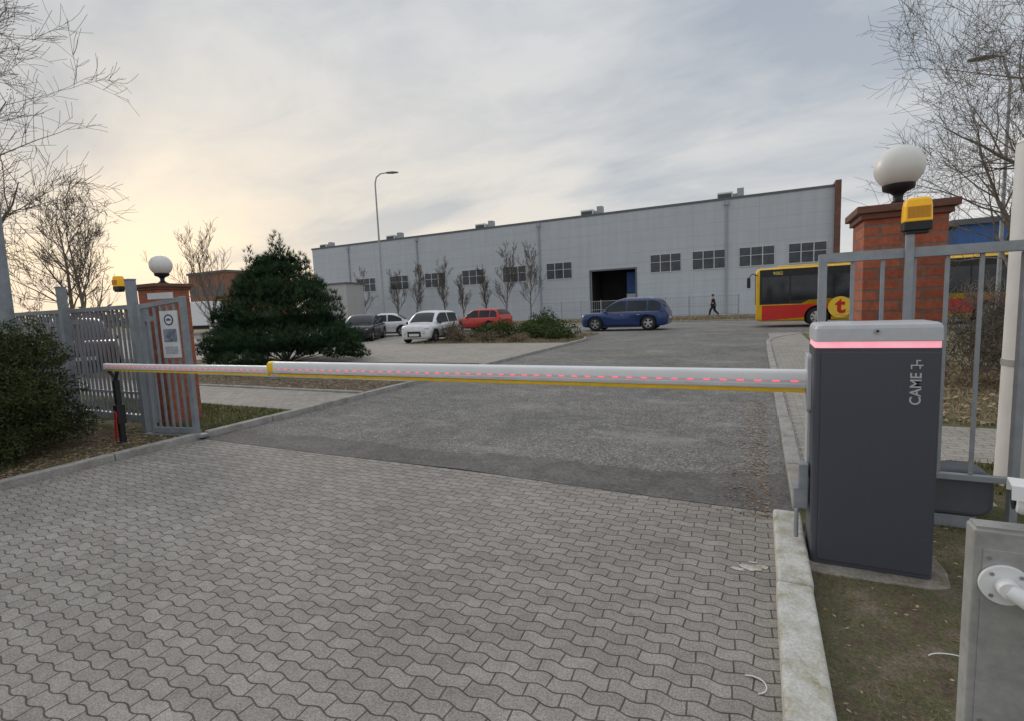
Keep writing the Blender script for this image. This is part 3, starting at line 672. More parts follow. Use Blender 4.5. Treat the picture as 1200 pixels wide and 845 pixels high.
b.box(cx-.004,cx-.004+2*q,y0,y1,cz+q,cz+.028)
b.box(cx-.004+2*q,cx+.016,y0,y1,cz+.028-2*q,cz+.028)
b.box(cx+.010,cx+.010+2*q,y0,y1,cz-.018,cz-q)
b.obj('emblem',m_logo,T)
b=MB(); b.prism(rrect(3.40,3.60,.86,1.2,.03),'x',.262,.285); b.prism(rrect(3.43,3.57,.45,.86,.02),'x',.268,.284); b.obj('arm_mount',m_cabcap,T,bevel=.003)
b=MB(); b.box(.20,.275,3.36,3.46,.28,.40); b.box(.225,.275,3.36,3.44,.40,.55); b.tube((.215,3.35,.28),(.215,3.35,.10),.012); b.obj('cable_box',m_steel,T,bevel=.004)
def oval(cy,cz,hy,hz,n=22,e=2.6):
    p=[]
    for i in range(n):
        t=2*math.pi*i/n; c,s=math.cos(t),math.sin(t)
        p.append((cy+hy*abs(c)**(2/e)*(1 if c>0 else -1),cz+hz*abs(s)**(2/e)*(1 if s>0 else -1)))
    return p
m_boom=M('boom_white',(.82,.82,.82),.35,0,.03,5,dirt=.08)
m_yel=M('yellow_rubber',(.88,.56,.02),.5,0,.10,10)
m_ledr=M('red_led',(1,.13,.2),.4,0,.05,10,emit=.9)
T=thing('barrier_boom','white barrier arm with red light dashes and yellow edge strip','barrier arm',(0,3.50,0))
def seg(nm,xa,xb,za,zb,hy,hz,mat):
    b=MB(); r0=[(xa,y,z) for y,z in oval(0,za,hy,hz,26,4.2)]; r1=[(xb,y,z) for y,z in oval(0,zb,hy,hz,26,4.2)]; b.loft([r0,r1]); return b.obj(nm,mat,T)
seg('main_tube',.262,-4.42,1.087,1.092,.045,.058,m_boom)
seg('extension_tube',-4.42,-7.55,1.068,1.058,.030,.038,m_boom)
b=MB(); b.loft([[(x,y,z) for y,z in oval(0,1.089,.050*s,.064*s,22,3.6)] for x,s in ((-4.385,.97),(-4.40,1),(-4.455,1),(-4.47,.88))]); b.obj('collar',m_yel,T)
b=MB(); b.box(-4.36,.262,-.022,.022,1.004,1.030); b.obj('edge_strip',m_yel,T,bevel=.005)
b=MB(); b.box(-7.54,-4.50,-.016,.016,1.002,1.021); b.obj('edge_strip',m_yel,T,bevel=.004)
m_lens=M('pale_strip_lens',(.74,.60,.62),.4,0,.04,8)
b=MB(); b.box(-4.36,.262,-.0462,-.043,1.070,1.086,1); x=.22
while x>-4.32: b.box(x-.040,x,-.0478,-.0460,1.0740,1.0820); x-=.10
b.obj('light_strip',[m_ledr,m_lens],T)
b=MB(); b.box(-7.54,-4.5,-.0316,-.028,1.054,1.070,1); x=-4.56
while x>-7.5: b.box(x-.040,x,-.0332,-.0314,1.058,1.066); x-=.10
b.obj('light_strip',[m_ledr,m_lens],T)
b=MB(); b.box(-4.36,.262,-.0458,-.0425,1.043,1.060); b.obj('groove',M('boom_groove_grey',(.58,.58,.60),.5),T)
b=MB(); b.prism(rrect(-.031,.031,1.018,1.098,.01),'x',-7.562,-7.55); b.obj('end_cap',m_white,T)
T=thing('boom_support','black fork post with red reflector holding the barrier arm','support post',(-7.42,3.52,.06))
b=MB(); b.box(-.03,.03,-.03,.03,0,.82); b.box(-.06,.06,-.06,.06,0,.02); b.obj('post',m_black,T,bevel=.004)
b=MB(); b.path([(-.17,0,.98),(-.12,0,.93),(-.02,0,.86),(0,0,.8)],[.02,.02,.022,.022],8); b.path([(0,0,.8),(.03,0,.87),(.06,0,.93)],[.022,.02,.02],8); b.obj('fork',m_black,T)
b=MB(); b.prism(rrect(-.05,.05,-.05,.05,.015),'z',.25,.5); b.obj('housing',m_black,T,bevel=.004)
b=MB(); b.prism([(-.048,.06),(-.01,.03),(.048,.4),(.01,.43)],'y',-.068,-.055); b.obj('reflector',M('red_plastic',(.5,.03,.03),.5),T)
# ------------------------------------------------------------------ post at the near edge
m_galv=M('galvanised_box_steel',(.42,.42,.40),.5,.25,.14,22,.1,dirt=.35)
T=thing('steel_bollard','galvanised square steel post with a white mounting flange','post',(.60,1.56,0))
b=MB(); b.box(-.135,.10,-.06,-.004,0,1.03); b.obj('post',m_galv,T,bevel=.005)
b=MB(); b.box(-.130,.095,-.055,-.009,1.03,1.036); b.obj('top_plate',m_galv,T)
b=MB(); b.box(-.118,.085,-.0635,-.0602,.10,.985); b.obj('cover_plate',m_galv,T,bevel=.001)
for (x,z) in ((-.106,.965),(-.106,.55),(-.106,.13)):
    b=MB(); b.tube((x,-.0637,z),(x,-.0665,z),.0045,n=8); b.obj('screw',m_chrome,T)
fx,fz=-.078,.905
b=MB(); b.tube((fx,-.0637,fz),(fx,-.073,fz),.048,n=36); b.tube((fx,-.073,fz),(fx,-.10,fz),.022,.020,n=20); b.path([(fx,-.09,fz),(fx+.03,-.105,fz-.015),(fx+.08,-.11,fz-.05),(fx+.2,-.12,fz-.12)],[.018,.02,.02,.02],14)
b.obj('flange',m_white,T,bevel=.002)
for k in range(4):
    a=R(45+90*k); b=MB(); b.tube((fx+.037*math.cos(a),-.073,fz+.037*math.sin(a)),(fx+.037*math.cos(a),-.078,fz+.037*math.sin(a)),.0045,n=8); b.obj('bolt',m_chrome,T)
T=thing('camera_head','elongated white camera housing with a sun shield on the post','camera',(.632,1.53,1.036),R(-12))
b=MB(); b.prism(rrect(-.035,.035,.030,.095,.025,6),'x',-.085,.16); b.tube((.05,0,0),(.05,0,.04),.02,n=12); b.obj('housing',m_white,T,bevel=.01)
b=MB(); b.prism([(-.042,.07),(-.036,.102),(.036,.102),(.042,.07),(.039,.07),(.033,.098),(-.033,.098),(-.039,.07)],'x',-.095,.12); b.obj('sun_shield',m_white,T)
b=MB(); b.tube((-.0855,0,.062),(-.089,0,.062),.026,n=20); b.obj('lens',m_glass,T)
for k,(x,y,z,s) in enumerate([(-.02,2.13,.013,.09),(.74,2.53,.05,.1)]):
    b=MB(); pts=[(x+s*math.cos(R(a))*(.8 if k else .7),y+s*.55*math.sin(R(a)),z+.004*math.sin(R(a*2))) for a in (range(-60,110,14) if k==0 else range(30,170,12))]
    b.path(pts,.0028,6); tag(b.obj('cable_tie',m_white),'cut white plastic cable tie lying on the ground','cable tie','cut cable ties')
# ------------------------------------------------------------------ vehicles
def wheel(parent,x,y,r,side,w=.22,spokes=5):
    e=bpy.data.objects.new('wheel',None); COL.objects.link(e); e.parent=parent; e.location=(x,y,r)
    t=MB(); n=28
    prof=[(r*.62,-w/2),(r*.9,-w/2),(r*.98,-w/2+.03),(r,-w*.2),(r,w*.2),(r*.98,w/2-.03),(r*.9,w/2),(r*.62,w/2)]
    t.loft([[(q*math.cos(2*math.pi*i/n),yy,q*math.sin(2*math.pi*i/n)) for i in range(n)] for q,yy in prof],caps=False); t.obj('tyre',m_rubber,e)
    b=MB(); s=side; yo=s*w*.46
    b.tube((0,-yo*.2,0),(0,yo*.35,0),r*.62,n=24,m=1)
    b.tube((0,yo*.35,0),(0,yo*.95,0),r*.14,r*.12,n=12)
    for k in range(spokes):
        a=2*math.pi*k/spokes+.3; ca,sa=math.cos(a),math.sin(a); h=r*.09
        p=[(ca*r*.1-sa*h,yo*.85,sa*r*.1+ca*h),(ca*r*.1+sa*h,yo*.85,sa*r*.1-ca*h),(ca*r*.6+sa*h*1.4,yo*.8,sa*r*.6-ca*h*1.4),(ca*r*.6-sa*h*1.4,yo*.8,sa*r*.6+ca*h*1.4)]
        q=[(x_,y_-s*.03,z_) for x_,y_,z_ in p]
        b.add(p+q,[(0,1,2,3),(4,7,6,5),(0,4,5,1),(1,5,6,2),(2,6,7,3),(3,7,4,0)])
    rim=[(r*.57,yo*.9),(r*.65,yo*.98),(r*.65,yo*.6),(r*.57,yo*.6),(r*.57,yo*.9)]
    b.loft([[(q*math.cos(2*math.pi*i/24),yy,q*math.sin(2*math.pi*i/24)) for i in range(24)] for q,yy in rim],caps=False)
    b.obj('rim',[m_chrome,m_black],e)
def paint(name,col):
    m,nt,b=newmat(name); v=coords(nt); n=noise(nt,v,3,4)
    L(nt,ramp(nt,n,[(.3,[x*.88 for x in col]),(.7,[min(1,x*1.08) for x in col])]),b.inputs['Base Color'])
    b.inputs['Roughness'].default_value=.3; b.inputs['Coat Weight'].default_value=.4; b.inputs['Coat Roughness'].default_value=.08; b.inputs['Metallic'].default_value=.1; return m
SPEC={'suv':(4.85,1.96,1.78,.40,.575,.50,.02,-.66,-.965),
 'hatch':(3.65,1.66,1.52,.30,.59,.62,.12,-.68,-.975),
 'sedan':(4.55,1.80,1.46,.325,.62,.40,-.02,-.30,-.72),
 'wagon':(4.35,1.80,1.55,.33,.59,.46,.02,-.68,-.965)}
def car(label,loc,head,col,kind='hatch',group=None,accent=None,name='parked_car'):
    T=thing(name,label,'car',loc,head,group)
    P=paint('car_paint',col)
    Ln,Wd,H,r,bf,fc,frs,fre,ftl=SPEC[kind]
    hl=Ln/2; hw=Wd/2; belt=H*bf
    ends=[(1.0,.52,.26,.36,.40),(.988,.72,.19,.43,.485),(.96,.84,.15,.475,.53),(.90,.92,.125,.51,.555),(.8,.965,.12,.535,.570),(.68,.985,.12,.55,.580),(fc+.04,.995,.12,bf-.035,bf-.005),(.2,1,.12,bf-.02,bf+.01),(-.1,1,.12,bf-.01,bf+.02),(-.5,1,.12,bf+.005,bf+.03),(-.78,.985,.13,bf+.01,bf+.03),(-.91,.945,.15,bf,bf+.02),(-.965,.88,.17,bf-.03,bf-.005),(-.99,.78,.20,bf-.09,bf-.05),(-1.0,.66,.26,bf-.16,bf-.12)]
    if kind=='suv': ends=[(a,b_,c_,min(d_,bf-.02+.0*a),min(e_,bf)) if a>.5 else (a,b_,c_,d_,e_) for a,b_,c_,d_,e_ in ends]
    if kind=='sedan': ends=[e if e[0]>-.6 else (e[0],e[1],e[2],e[3]-.02,e[4]-.02) for e in ends]
    rings=[]
    for fx,fw,zb,zs,zt in ends:
        w=hw*fw; zb*=H; zs*=H; zt*=H; x=hl*fx
        half=[(0,zb),(w*.8,zb),(w*.93,zb+.04),(w*.98,zb+.14),(w,zb+(zs-zb)*.45),(w*.995,zb+(zs-zb)*.66),(w*.975,zb+(zs-zb)*.85),(w*.94,zs+.2*(zt-zs)),(w*.86,zt-.012),(w*.5,zt+.015),(0,zt+.025)]
        rings.append([(x,y,z) for y,z in half]+[(x,-y,z) for y,z in half[-2:0:-1]])
    b=MB(); b.loft(rings); body=b.obj('body',[P,m_black],T,norm='weld')
    ax=(hl*.635,-hl*.58)
    c=MB()
    for x in ax:
        for s in (-1,1): c.tube((x,s*hw*.62,r),(x,s*hw*1.2,r),r+.05,n=32,sm=False)
    cut=c.obj('tmp_cut',m_black,T,norm='weld')
    md=body.modifiers.new('B','BOOLEAN'); md.operation='DIFFERENCE'; md.object=cut; md.solver='EXACT'
    bpy.context.view_layer.update(); dg=bpy.context.evaluated_depsgraph_get(); dg.update()
    me=bpy.data.meshes.new_from_object(body.evaluated_get(dg)); 
    if len(me.polygons)>50:
        body.modifiers.clear(); body.data=me
    bpy.data.objects.remove(cut)
    xc,xs,xe,xt=hl*fc,hl*frs,hl*fre,hl*ftl; Hc=H-belt-.02; wb=hw*.925; tum=.26
    rp={'suv':2.4,'hatch':2.8,'sedan':1.55,'wagon':2.3}[kind]
    def hh(x):
        if x>=xs: u=(xc-x)/(xc-xs); k=1-(1-max(0,u))**1.65
        elif x>=xe: k=1
        else: u=(x-xt)/(xe-xt); k=1-(1-max(0,u))**rp
        xm=(xs+xe)/2; return Hc*k*(1-.05*((x-xm)/hl)**2)-(.03*max(0,(xs-x)/hl))*k
    def ys(z): return wb-(z-belt)*tum-.10*max(0,(z-belt)/Hc-.7)
    xsn=[xc-(xc-xs)*t for t in (0,.06,.15,.28,.42,.57,.72,.86,1)]+[xs+(xe-xs)*t for t in (.2,.4,.6,.8,1)]+[xe+(xt-xe)*t for t in (.15,.3,.45,.6,.74,.86,.95,1)]
    b=MB(); rings=[]
    for x in xsn:
        h=max(.004,hh(x)); z8=belt+.8*h; z9=belt+.95*h; zt=belt+h
        end=min(1,max(0,(xc-x)/.25)); end2=min(1,max(0,(x-xt)/.2)); sq=.90+.10*min(end,end2)
        half=[(0,belt-.07),(wb*sq,belt-.07),(wb*sq,belt),(ys(z8)*sq,z8),((ys(z9)-.035)*sq,z9),((ys(zt)-.13)*sq,zt),(wb*.4,zt+.022),(0,zt+.028)]
        rings.append([(x,y,z) for y,z in half]+[(x,-y,z) for y,z in half[-2:0:-1]])
    b.loft(rings); b.obj('cabin',P,T,norm='weld')
    def side_glass(xa,xb,s):
        n=7; bot=[];top=[]
        for i in range(n):
            x=xa+(xb-xa)*i/(n-1); h=hh(x); zt=belt+.84*h; zb=belt+.035
            if zt<zb+.01: zt=zb+.01
            sq=.90+.10*min(1,max(0,(xc-x)/.25),max(0,(x-xt)/.2))
            bot.append(Vector((x,s*(ys(zb)*sq+.010),zb))); top.append(Vector((x,s*(ys(zt)*sq+.010),zt)))
        g=MB(); inn=Vector((0,-s*.03,0))
        g.grid([bot,top],sm=False); g.grid([[p+inn for p in bot],[p+inn for p in top]],sm=False); g.grid([bot,[p+inn for p in bot]],sm=False); g.grid([top,[p+inn for p in top]],sm=False)
        g.obj('side_window',m_glass,T)
    span=xc-.30-(xt+.16); a0=xc-.30*(1 if kind!='hatch' else .9)
    brk={'suv':[(0,.36),(.385,.72),(.745,.96)],'hatch':[(0,.50),(.54,.95)],'sedan':[(0,.48),(.52,.93)],'wagon':[(0,.38),(.41,.74),(.77,.97)]}[kind]
    for s in (-1,1):
        for (u,v) in brk: side_glass(a0-span*u,a0-span*v,s)
    def end_glass(nm,x0,x1):
        rows=[]; 
        for i in range(8):
            x=x0+(x1-x0)*i/7; h=hh(x); z=belt+h; sg=1 if x0>x1 else -1
            yw=(ys(z)-.14)
            row=[]
            for j in range(7):
                q=-1+2*j/6; row.append(Vector((x+sg*.012,q*yw,z+.012+.026*(1-q*q))))
            rows.append(row)
        g=MB(); g.grid(rows); g.grid([[p-Vector((0,0,.02)) for p in rr] for rr in rows]); g.obj(nm,m_glass,T)
    end_glass('windscreen',xc-(xc-xs)*.08,xc-(xc-xs)*.66); end_glass('rear_window',xt+(xe-xt)*.16,xt+(xe-xt)*.62)
    for x in ax:
        for s in (-1,1): wheel(T,x,s*(hw-.12),r,s)
    for s in (-1,1):
        b=MB(); b.sphere((hl*.915,s*hw*.70,H*.455),.15,0,16,10,(.95,1.0,.42)); b.obj('headlight',m_lampglass,T)
        b=MB(); b.sphere((-hl*.945,s*hw*.76,H*.53),.13,0,14,8,(.75,.85,.85)); b.obj('tail_light',m_redlens,T)
        b=MB(); b.sphere((xc-.32,s*(hw+.05),belt+.05),.1,0,12,8,(.6,.9,.65)); b.obj('wing_mirror',P if kind!='hatch' else m_black,T)
        for fx_ in (.0,-.36):
            b=MB(); b.box(hl*fx_-.09,hl*fx_+.09,s*(hw*.985)-.012,s*(hw*.985)+.012,H*.485,H*.50); b.obj('door_handle',m_chrome if kind=='suv' else P,T)
        b=MB()
        b.box(-hl*.42,hl*.46,s*hw-.03,s*hw+.006,.2,.27); b.obj('sill',m_black,T)
        if kind=='suv':
            zr_=belt+hh(xs-.4)
            b=MB(); b.path([(xs-.05,s*(ys(zr_)-.1),zr_-.02),(xs-.25,s*(ys(zr_)-.1),zr_+.045),(xe+.2,s*(ys(zr_)-.1),belt+hh(xe)+.045),(xe,s*(ys(zr_)-.1),belt+hh(xe)-.02)],.018,6); b.obj('roof_rail',m_chrome,T)
            b=MB(); b.box(-hl*.62,hl*.40,s*wb-.01,s*wb+.012,belt+.004,belt+.028); b.obj('window_trim',m_chrome,T)
    b=MB(); b.prism(rrect(-hw*.42,hw*.42,H*.2,H*.37,.05),'x',hl*.95,hl+.012); b.obj('grille',m_black,T)
    b=MB(); b.box(hl+.013,hl+.025,-.26,.26,H*.23,H*.23+.11); b.obj('licence_plate',m_plate,T)
    b=MB(); b.box(-hl-.012,-hl+.02,-.26,.26,H*.34,H*.34+.11); b.obj('licence_plate',m_plate,T)
    if accent:
        for s in (-1,1):
            b=MB(); b.box(-hl*.30,hl*.3,s*hw-.01,s*hw+.006,H*.34,H*.42); b.obj('door_stripe',accent,T)
    return T
car('dark blue SUV driving along the street',(-6.75,28.6,.008),R(180),(.015,.045,.16),'suv',name='suv_car')
car('small white hatchback with green door stripe in the parking area',(-14.75,21.0,.068),R(-82),(.80,.81,.82),'hatch','cars in the parking area',M('green_decal',(.05,.3,.12),.5))
car('silver white saloon parked behind the small hatchback',(-21.6,25.4,.068),R(-150),(.68,.69,.7),'sedan','cars in the parking area')
car('black saloon parked beside the big pine',(-20.3,22.2,.068),R(-62),(.012,.013,.015),'sedan','cars in the parking area')
car('bright red estate car parked beyond the shrubs',(-17.6,31.2,.008),R(172),(.52,.035,.02),'wagon','cars in the parking area')
car('dark maroon SUV parked behind the sliding gate',(-21.5,9.2,.068),R(-20),(.08,.02,.022),'suv','cars in the parking area')
car('grey saloon parked far behind the sliding gate',(-26.5,11.4,.068),R(-15),(.5,.51,.52),'sedan','cars in the parking area')
m_by=paint('bus_yellow',(.85,.50,.01)); m_br=paint('bus_red',(.62,.02,.015))
T=thing('city_bus','red and yellow city bus with dark windows stopped on the street','bus',(-.15,28.3,.008))
b=MB(); 
def busring(x,s,zb=.3,zt=2.95):
    return [(x,1.275+(y-1.275)*s,z) for y,z in rrect(0,2.55,zb,zt,.16,4)]
b.loft([busring(0.02,.9,.4,2.8),busring(.08,.97,.34,2.9),busring(.25,1),busring(11.8,1),busring(12,.95)])
body=b.obj('body',[m_by,m_black],T,norm='weld')
c=MB()
for x in (2.7,9.0): c.tube((x,-.3,.48),(x,.5,.48),.56,n=28,sm=False); c.tube((x,2.1,.48),(x,2.9,.48),.56,n=28,sm=False)
cut=c.obj('tmp_cut',m_black,T,norm='weld'); md=body.modifiers.new('B','BOOLEAN'); md.operation='DIFFERENCE'; md.object=cut; md.solver='EXACT'
bpy.context.view_layer.update(); dg=bpy.context.evaluated_depsgraph_get(); dg.update(); me=bpy.data.meshes.new_from_object(body.evaluated_get(dg))
if len(me.polygons)>50: body.modifiers.clear(); body.data=me
bpy.data.objects.remove(cut)
def side_panel(nm,mat,poly,off=.012):
    b=MB(); b.prism(poly,'y',-off,.02); return b.obj(nm,mat,T)
def arch(x0,x1,z0,z1):
    pts=[(x0,z0)]
    for ax_ in (2.7,9.0):
        if x0<ax_-.6 and x1>ax_+.6:
            pts+=[(ax_-.56*math.cos(R(a)),max(z0,.48+.56*math.sin(R(a)))) for a in range(0,181,15)]
    pts+=[(x1,z0),(x1,z1),(x0,z1)]
    return pts
side_panel('skirt_panel',m_br,arch(.3,11.85,.34,1.10))
wins=[(.3,1.5,1.22,2.5),(1.56,2.75,1.32,2.5),(2.81,4.1,1.42,2.5),(4.16,5.5,1.42,2.5),(5.56,6.9,1.42,2.5),(6.96,8.3,1.42,2.5),(8.36,9.7,1.42,2.5),(9.76,11.5,1.42,2.5)]
for w_ in wins:
    b=MB(); b.prism(rrect(w_[0],w_[1],w_[2],w_[3],.04),'y',-.018,.02); b.obj('side_window',m_glass,T)
b=MB(); b.prism([(.2,1.15),(2.0,1.15),(2.4,1.35),(11.7,1.35),(11.7,2.86),(.2,2.86)],'y',-.0135,.02); b.obj('window_band',m_black,T)
b=MB(); b.prism(rrect(.25,2.3,1.15,2.7,.1),'x',-.01,.05); b.obj('windscreen',m_glass,T)
b=MB(); b.box(1.0,11,.7,1.85,2.95,3.05); b.obj('roof_unit',m_by,T,bevel=.04)
for x in (2.7,9.0):
    for y,s in ((.16,-1),(2.39,1)): wheel(T,x,y,.48,s,.28,8)
b=MB(); b.path([(.1,-.02,2.6),(-.15,-.18,2.7),(-.3,-.22,2.5)],.025,6); b.prism(rrect(-.38,-.22,2.0,2.5,.04),'y',-.3,-.14); b.obj('wing_mirror',m_black,T)
m_disc=M('logo_yellow',(.90,.60,.05),.5,0,.04,10)
b=MB(); b.tube((3.62,-.0190,.92),(3.62,-.026,.92),.50,n=36); b.obj('logo_disc',m_disc,T)
text('logo_letter','t',1.05,(3.62,-.030,.98),(R(90),0,0),m_br,T,.003,bold=.035)
text('fleet_number','9082',.22,(1.0,-.022,2.66),(R(90),0,0),M('number_yellow',(.75,.6,.15),.5),T,.002)
b=MB(); b.sphere((.08,.35,.75),.12,0,12,8,(.5,1,1)); b.obj('headlight',m_lampglass,T)
T=thing('white_lorry','white box lorry parked far behind the pine','lorry',(-57,35.5,0),R(10))
b=MB(); b.box(-3,3,-1.2,1.2,1.0,3.6); b.obj('cargo_box',m_white,T,bevel=.04)
b=MB(); b.prism([(3.1,.6),(5.0,.6),(5.0,1.6),(4.6,2.7),(3.1,2.8)],'y',-1.1,1.1); b.obj('cab',m_white,T,bevel=.06)
b=MB(); b.box(3.9,4.5,-1.115,-1.09,1.6,2.3); b.obj('side_window',m_glass,T)
b=MB(); b.box(-3,4.6,-.5,.5,.6,.95); b.obj('chassis',m_black,T)
for x in (-2,3.9):
    for s in (-1,1): wheel(T,x,s*.95,.48,s,.28,6)
# ------------------------------------------------------------------ person
m_skin=M('skin',(.45,.28,.2),.6,0,.05,10); m_cloth=M('black_clothing',(.02,.02,.024),.9,0,.2,15); m_hair=M('dark_hair',(.03,.02,.015),.8,0,.2,30)
def skinned(name,chains,mat,parent,sub=2,root=None):
    vs=[];es=[];rs=[];idx={}
    def V(p,r):
        k=(round(p[0],4),round(p[1],4),round(p[2],4))
        if k not in idx: idx[k]=len(vs); vs.append(p); rs.append(r)
        return idx[k]
    for ch in chains:
        pr=None
        for p,r in ch:
            i=V(p,r)
            if pr is not None and pr!=i: es.append((pr,i))
            pr=i
    me=bpy.data.meshes.new(name); me.from_pydata(vs,es,[]); o=bpy.data.objects.new(name,me); COL.objects.link(o); o.parent=parent
    md=o.modifiers.new('Skin','SKIN'); md.use_smooth_shade=True
    for i,r in enumerate(rs):
        sv=me.skin_vertices[0].data[i]; sv.radius=(r,r); sv.use_root=(i==0)
    ss=o.modifiers.new('Sub','SUBSURF'); ss.levels=sub; ss.render_levels=sub
    bpy.context.view_layer.update(); dg=bpy.context.evaluated_depsgraph_get(); dg.update()
    m2=bpy.data.meshes.new_from_object(o.evaluated_get(dg)); o.modifiers.clear(); o.data=m2; m2.materials.clear(); m2.materials.append(mat)
    for p in m2.polygons: p.use_smooth=True
    return o
T=thing('person','walking person in black jacket and trousers on the pavement','person',(-3.45,46.4,.012),R(180))
T.scale=(1.1,1.1,1.1)
pel=((0,0,.93),.14); ch=((.02,0,1.2),.15); nk=((.03,0,1.47),.06); hd=((.06,0,1.6),.085); tp=((.06,0,1.7),.07)
legL=[pel,((.02,.09,.88),.1),((.22,.1,.52),.07),((.3,.1,.1),.05),((.42,.11,.04),.04)]
legR=[pel,((-.02,-.09,.88),.1),((-.08,-.1,.48),.07),((-.38,-.1,.14),.05),((-.3,-.11,.04),.04)]
shL=((.02,.18,1.38),.07); shR=((.02,-.18,1.38),.07)
def fingers(h):
    x,y,z=h; out=[]
    for k in range(4): out.append([((x,y,z),.03),((x+.02,y-.025+.017*k,z-.07),.009),((x+.035,y-.025+.017*k,z-.13+.01*abs(k-1)),.008)])
    out.append([((x,y,z),.03),((x+.045,y,z-.03),.01),((x+.06,y,z-.07),.009)]); return out
hL=(-.16,.26,.9); hR=(.26,-.25,.95)
armL=[((.02,0,1.36),.1),shL,((-.08,.24,1.12),.05),(hL,.03)]
armR=[((.02,0,1.36),.1),shR,((.0,-.25,1.1),.05),(hR,.03)]
skinned('body',[[pel,ch,((.02,0,1.36),.1),nk,hd,tp],legL,legR,armL,armR]+fingers(hL)+fingers(hR),m_skin,T)
g_=lambda c,e:[(p,r+e) for p,r in c]
skinned('jacket',[g_([((0,0,.86),.15),ch,((.02,0,1.38),.1)],.025),g_([((.02,0,1.38),.1),shL,((-.08,.24,1.12),.05),((-.15,.257,.95),.035)],.02),g_([((.02,0,1.38),.1),shR,((.0,-.25,1.1),.05),((.23,-.25,.98),.035)],.02)],m_cloth,T)
skinned('trousers',[g_([pel,((.02,.09,.88),.1),((.22,.1,.52),.07),((.3,.1,.12),.05)],.02),g_([pel,((-.02,-.09,.88),.1),((-.08,-.1,.48),.07),((-.38,-.1,.16),.05)],.02)],m_cloth,T)
b=MB(); b.sphere((.045,0,1.645),.108,0,16,10,(1,.9,1.05),z0=-.2); b.obj('hair',m_hair,T)
for (x,y,z) in ((.37,.11,.05),(-.33,-.11,.06)):
    b=MB(); b.sphere((x,y,z),.07,0,12,8,(2,.8,.7)); b.obj('shoe',m_black,T)
# ------------------------------------------------------------------ world
w=bpy.data.worlds.new("World"); scene.world=w; w.use_nodes=True; nt=w.node_tree; nt.nodes.clear()
out=nt.nodes.new('ShaderNodeOutputWorld'); sky=nt.nodes.new('ShaderNodeTexSky'); sky.sky_type='NISHITA'; sky.sun_disc=False
sky.sun_elevation=R(9); sky.sun_rotation=R(-62); sky.air_density=1.2; sky.dust_density=2
bg1=nt.nodes.new('ShaderNodeBackground'); bg1.inputs['Strength'].default_value=.08; L(nt,sky.outputs[0],bg1.inputs[0])
tc=nt.nodes.new('ShaderNodeTexCoord'); nv=nt.nodes.new('ShaderNodeVectorMath'); nv.operation='NORMALIZE'; L(nt,tc.outputs['Generated'],nv.inputs[0])
sp=nt.nodes.new('ShaderNodeSeparateXYZ'); L(nt,nv.outputs[0],sp.inputs[0])
zc=mth(nt,'MAXIMUM',sp.outputs[2],0.0); den=mth(nt,'ADD',zc,.22)
cb=nt.nodes.new('ShaderNodeCombineXYZ'); L(nt,mth(nt,'DIVIDE',sp.outputs[0],den),cb.inputs[0]); L(nt,mth(nt,'DIVIDE',sp.outputs[1],den),cb.inputs[1])
mp=nt.nodes.new('ShaderNodeMapping'); mp.inputs['Rotation'].default_value=(0,0,R(40)); mp.inputs['Scale'].default_value=(.75,1.25,1); L(nt,cb.outputs[0],mp.inputs['Vector'])
def wn(scale,det,rough,dist):
    n=nt.nodes.new('ShaderNodeTexNoise'); n.inputs['Scale'].default_value=scale; n.inputs['Detail'].default_value=det; n.inputs['Roughness'].default_value=rough; n.inputs['Distortion'].default_value=dist; L(nt,mp.outputs[0],n.inputs['Vector']); return n.outputs['Fac']
n1=wn(1.0,8,.52,.5); n2=wn(3.2,6,.58,.5)
cl=mth(nt,'ADD',mth(nt,'MULTIPLY',n1,.74),mth(nt,'MULTIPLY',n2,.26))
cf=ramp(nt,cl,[(.40,0.0),(.60,1.0)])
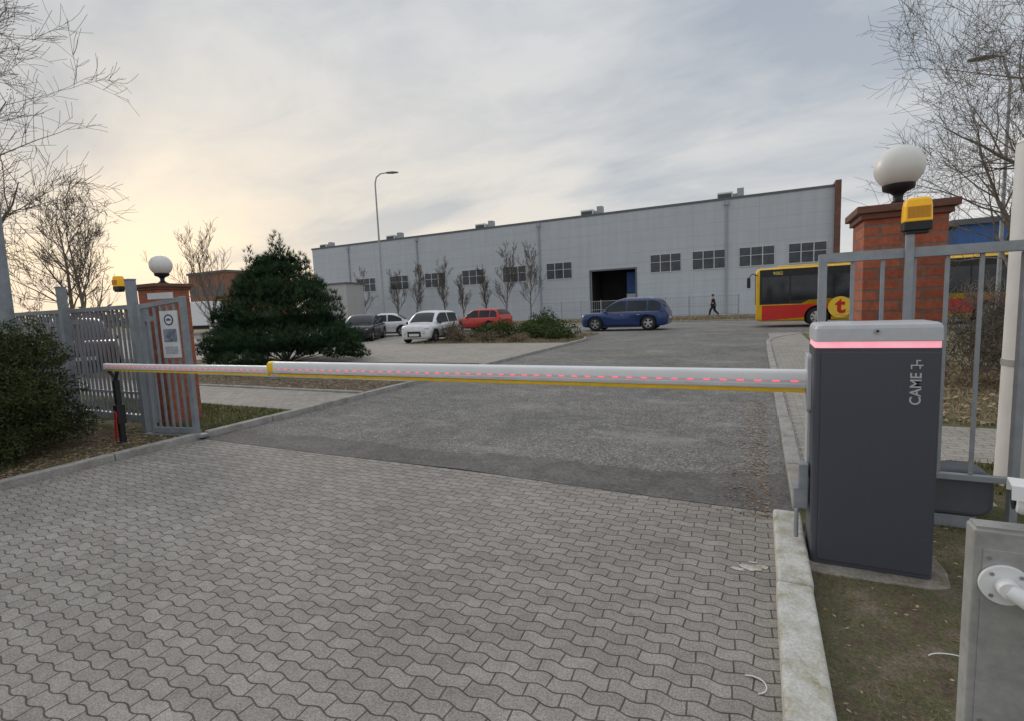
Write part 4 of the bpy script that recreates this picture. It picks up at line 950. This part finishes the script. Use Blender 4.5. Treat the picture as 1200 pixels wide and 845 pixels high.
base=ramp(nt,zc,[(0.0,(.66,.665,.68)),(.2,(.50,.545,.60)),(.5,(.385,.44,.52)),(1.0,(.72,.77,.84))])
lit=ramp(nt,zc,[(0.0,(.86,.845,.82)),(.25,(.75,.755,.76)),(.6,(.65,.68,.715)),(1.0,(1.08,1.1,1.13))])
c=mixc(nt,cf,base,lit)
sd=Vector((-.885,.46,.10)).normalized()
dp=nt.nodes.new('ShaderNodeVectorMath'); dp.operation='DOT_PRODUCT'; L(nt,nv.outputs[0],dp.inputs[0]); dp.inputs[1].default_value=sd
gl=mth(nt,'POWER',mth(nt,'MAXIMUM',dp.outputs['Value'],0.0),3.0)
fall=mth(nt,'POWER',mth(nt,'SUBTRACT',1.0,zc),3.6)
gl=mth(nt,'MULTIPLY',mth(nt,'MULTIPLY',gl,fall),mth(nt,'ADD',mth(nt,'MULTIPLY',cf,.75),.38))
c=mixc(nt,mth(nt,'MINIMUM',gl,.82),c,(.99,.83,.60))
bg2=nt.nodes.new('ShaderNodeBackground'); bg2.inputs['Strength'].default_value=1.0; L(nt,c,bg2.inputs[0])
mx=nt.nodes.new('ShaderNodeMixShader'); mx.inputs[0].default_value=.94; L(nt,bg1.outputs[0],mx.inputs[1]); L(nt,bg2.outputs[0],mx.inputs[2]); L(nt,mx.outputs[0],out.inputs[0])
sl=bpy.data.lights.new('sun','SUN'); sl.energy=.8; sl.angle=R(20); sl.color=(1,.9,.78); so=bpy.data.objects.new('sun',sl); COL.objects.link(so)
so.rotation_euler=Vector((-.87,.44,.40)).to_track_quat('Z','Y').to_euler()
# ------------------------------------------------------------------ camera
cam=bpy.data.cameras.new('camera'); cam.sensor_width=36; cam.lens=17.7; cam.clip_start=.05; cam.clip_end=4000
co=bpy.data.objects.new('camera',cam); COL.objects.link(co); co.location=(0,0,1.6)
co.rotation_euler=(Matrix.Rotation(R(26.2),3,'Z')@Matrix.Rotation(R(90)-math.atan(63/590),3,'X')@Matrix.Rotation(-R(2.46),3,'Z')).to_euler()
scene.camera=co
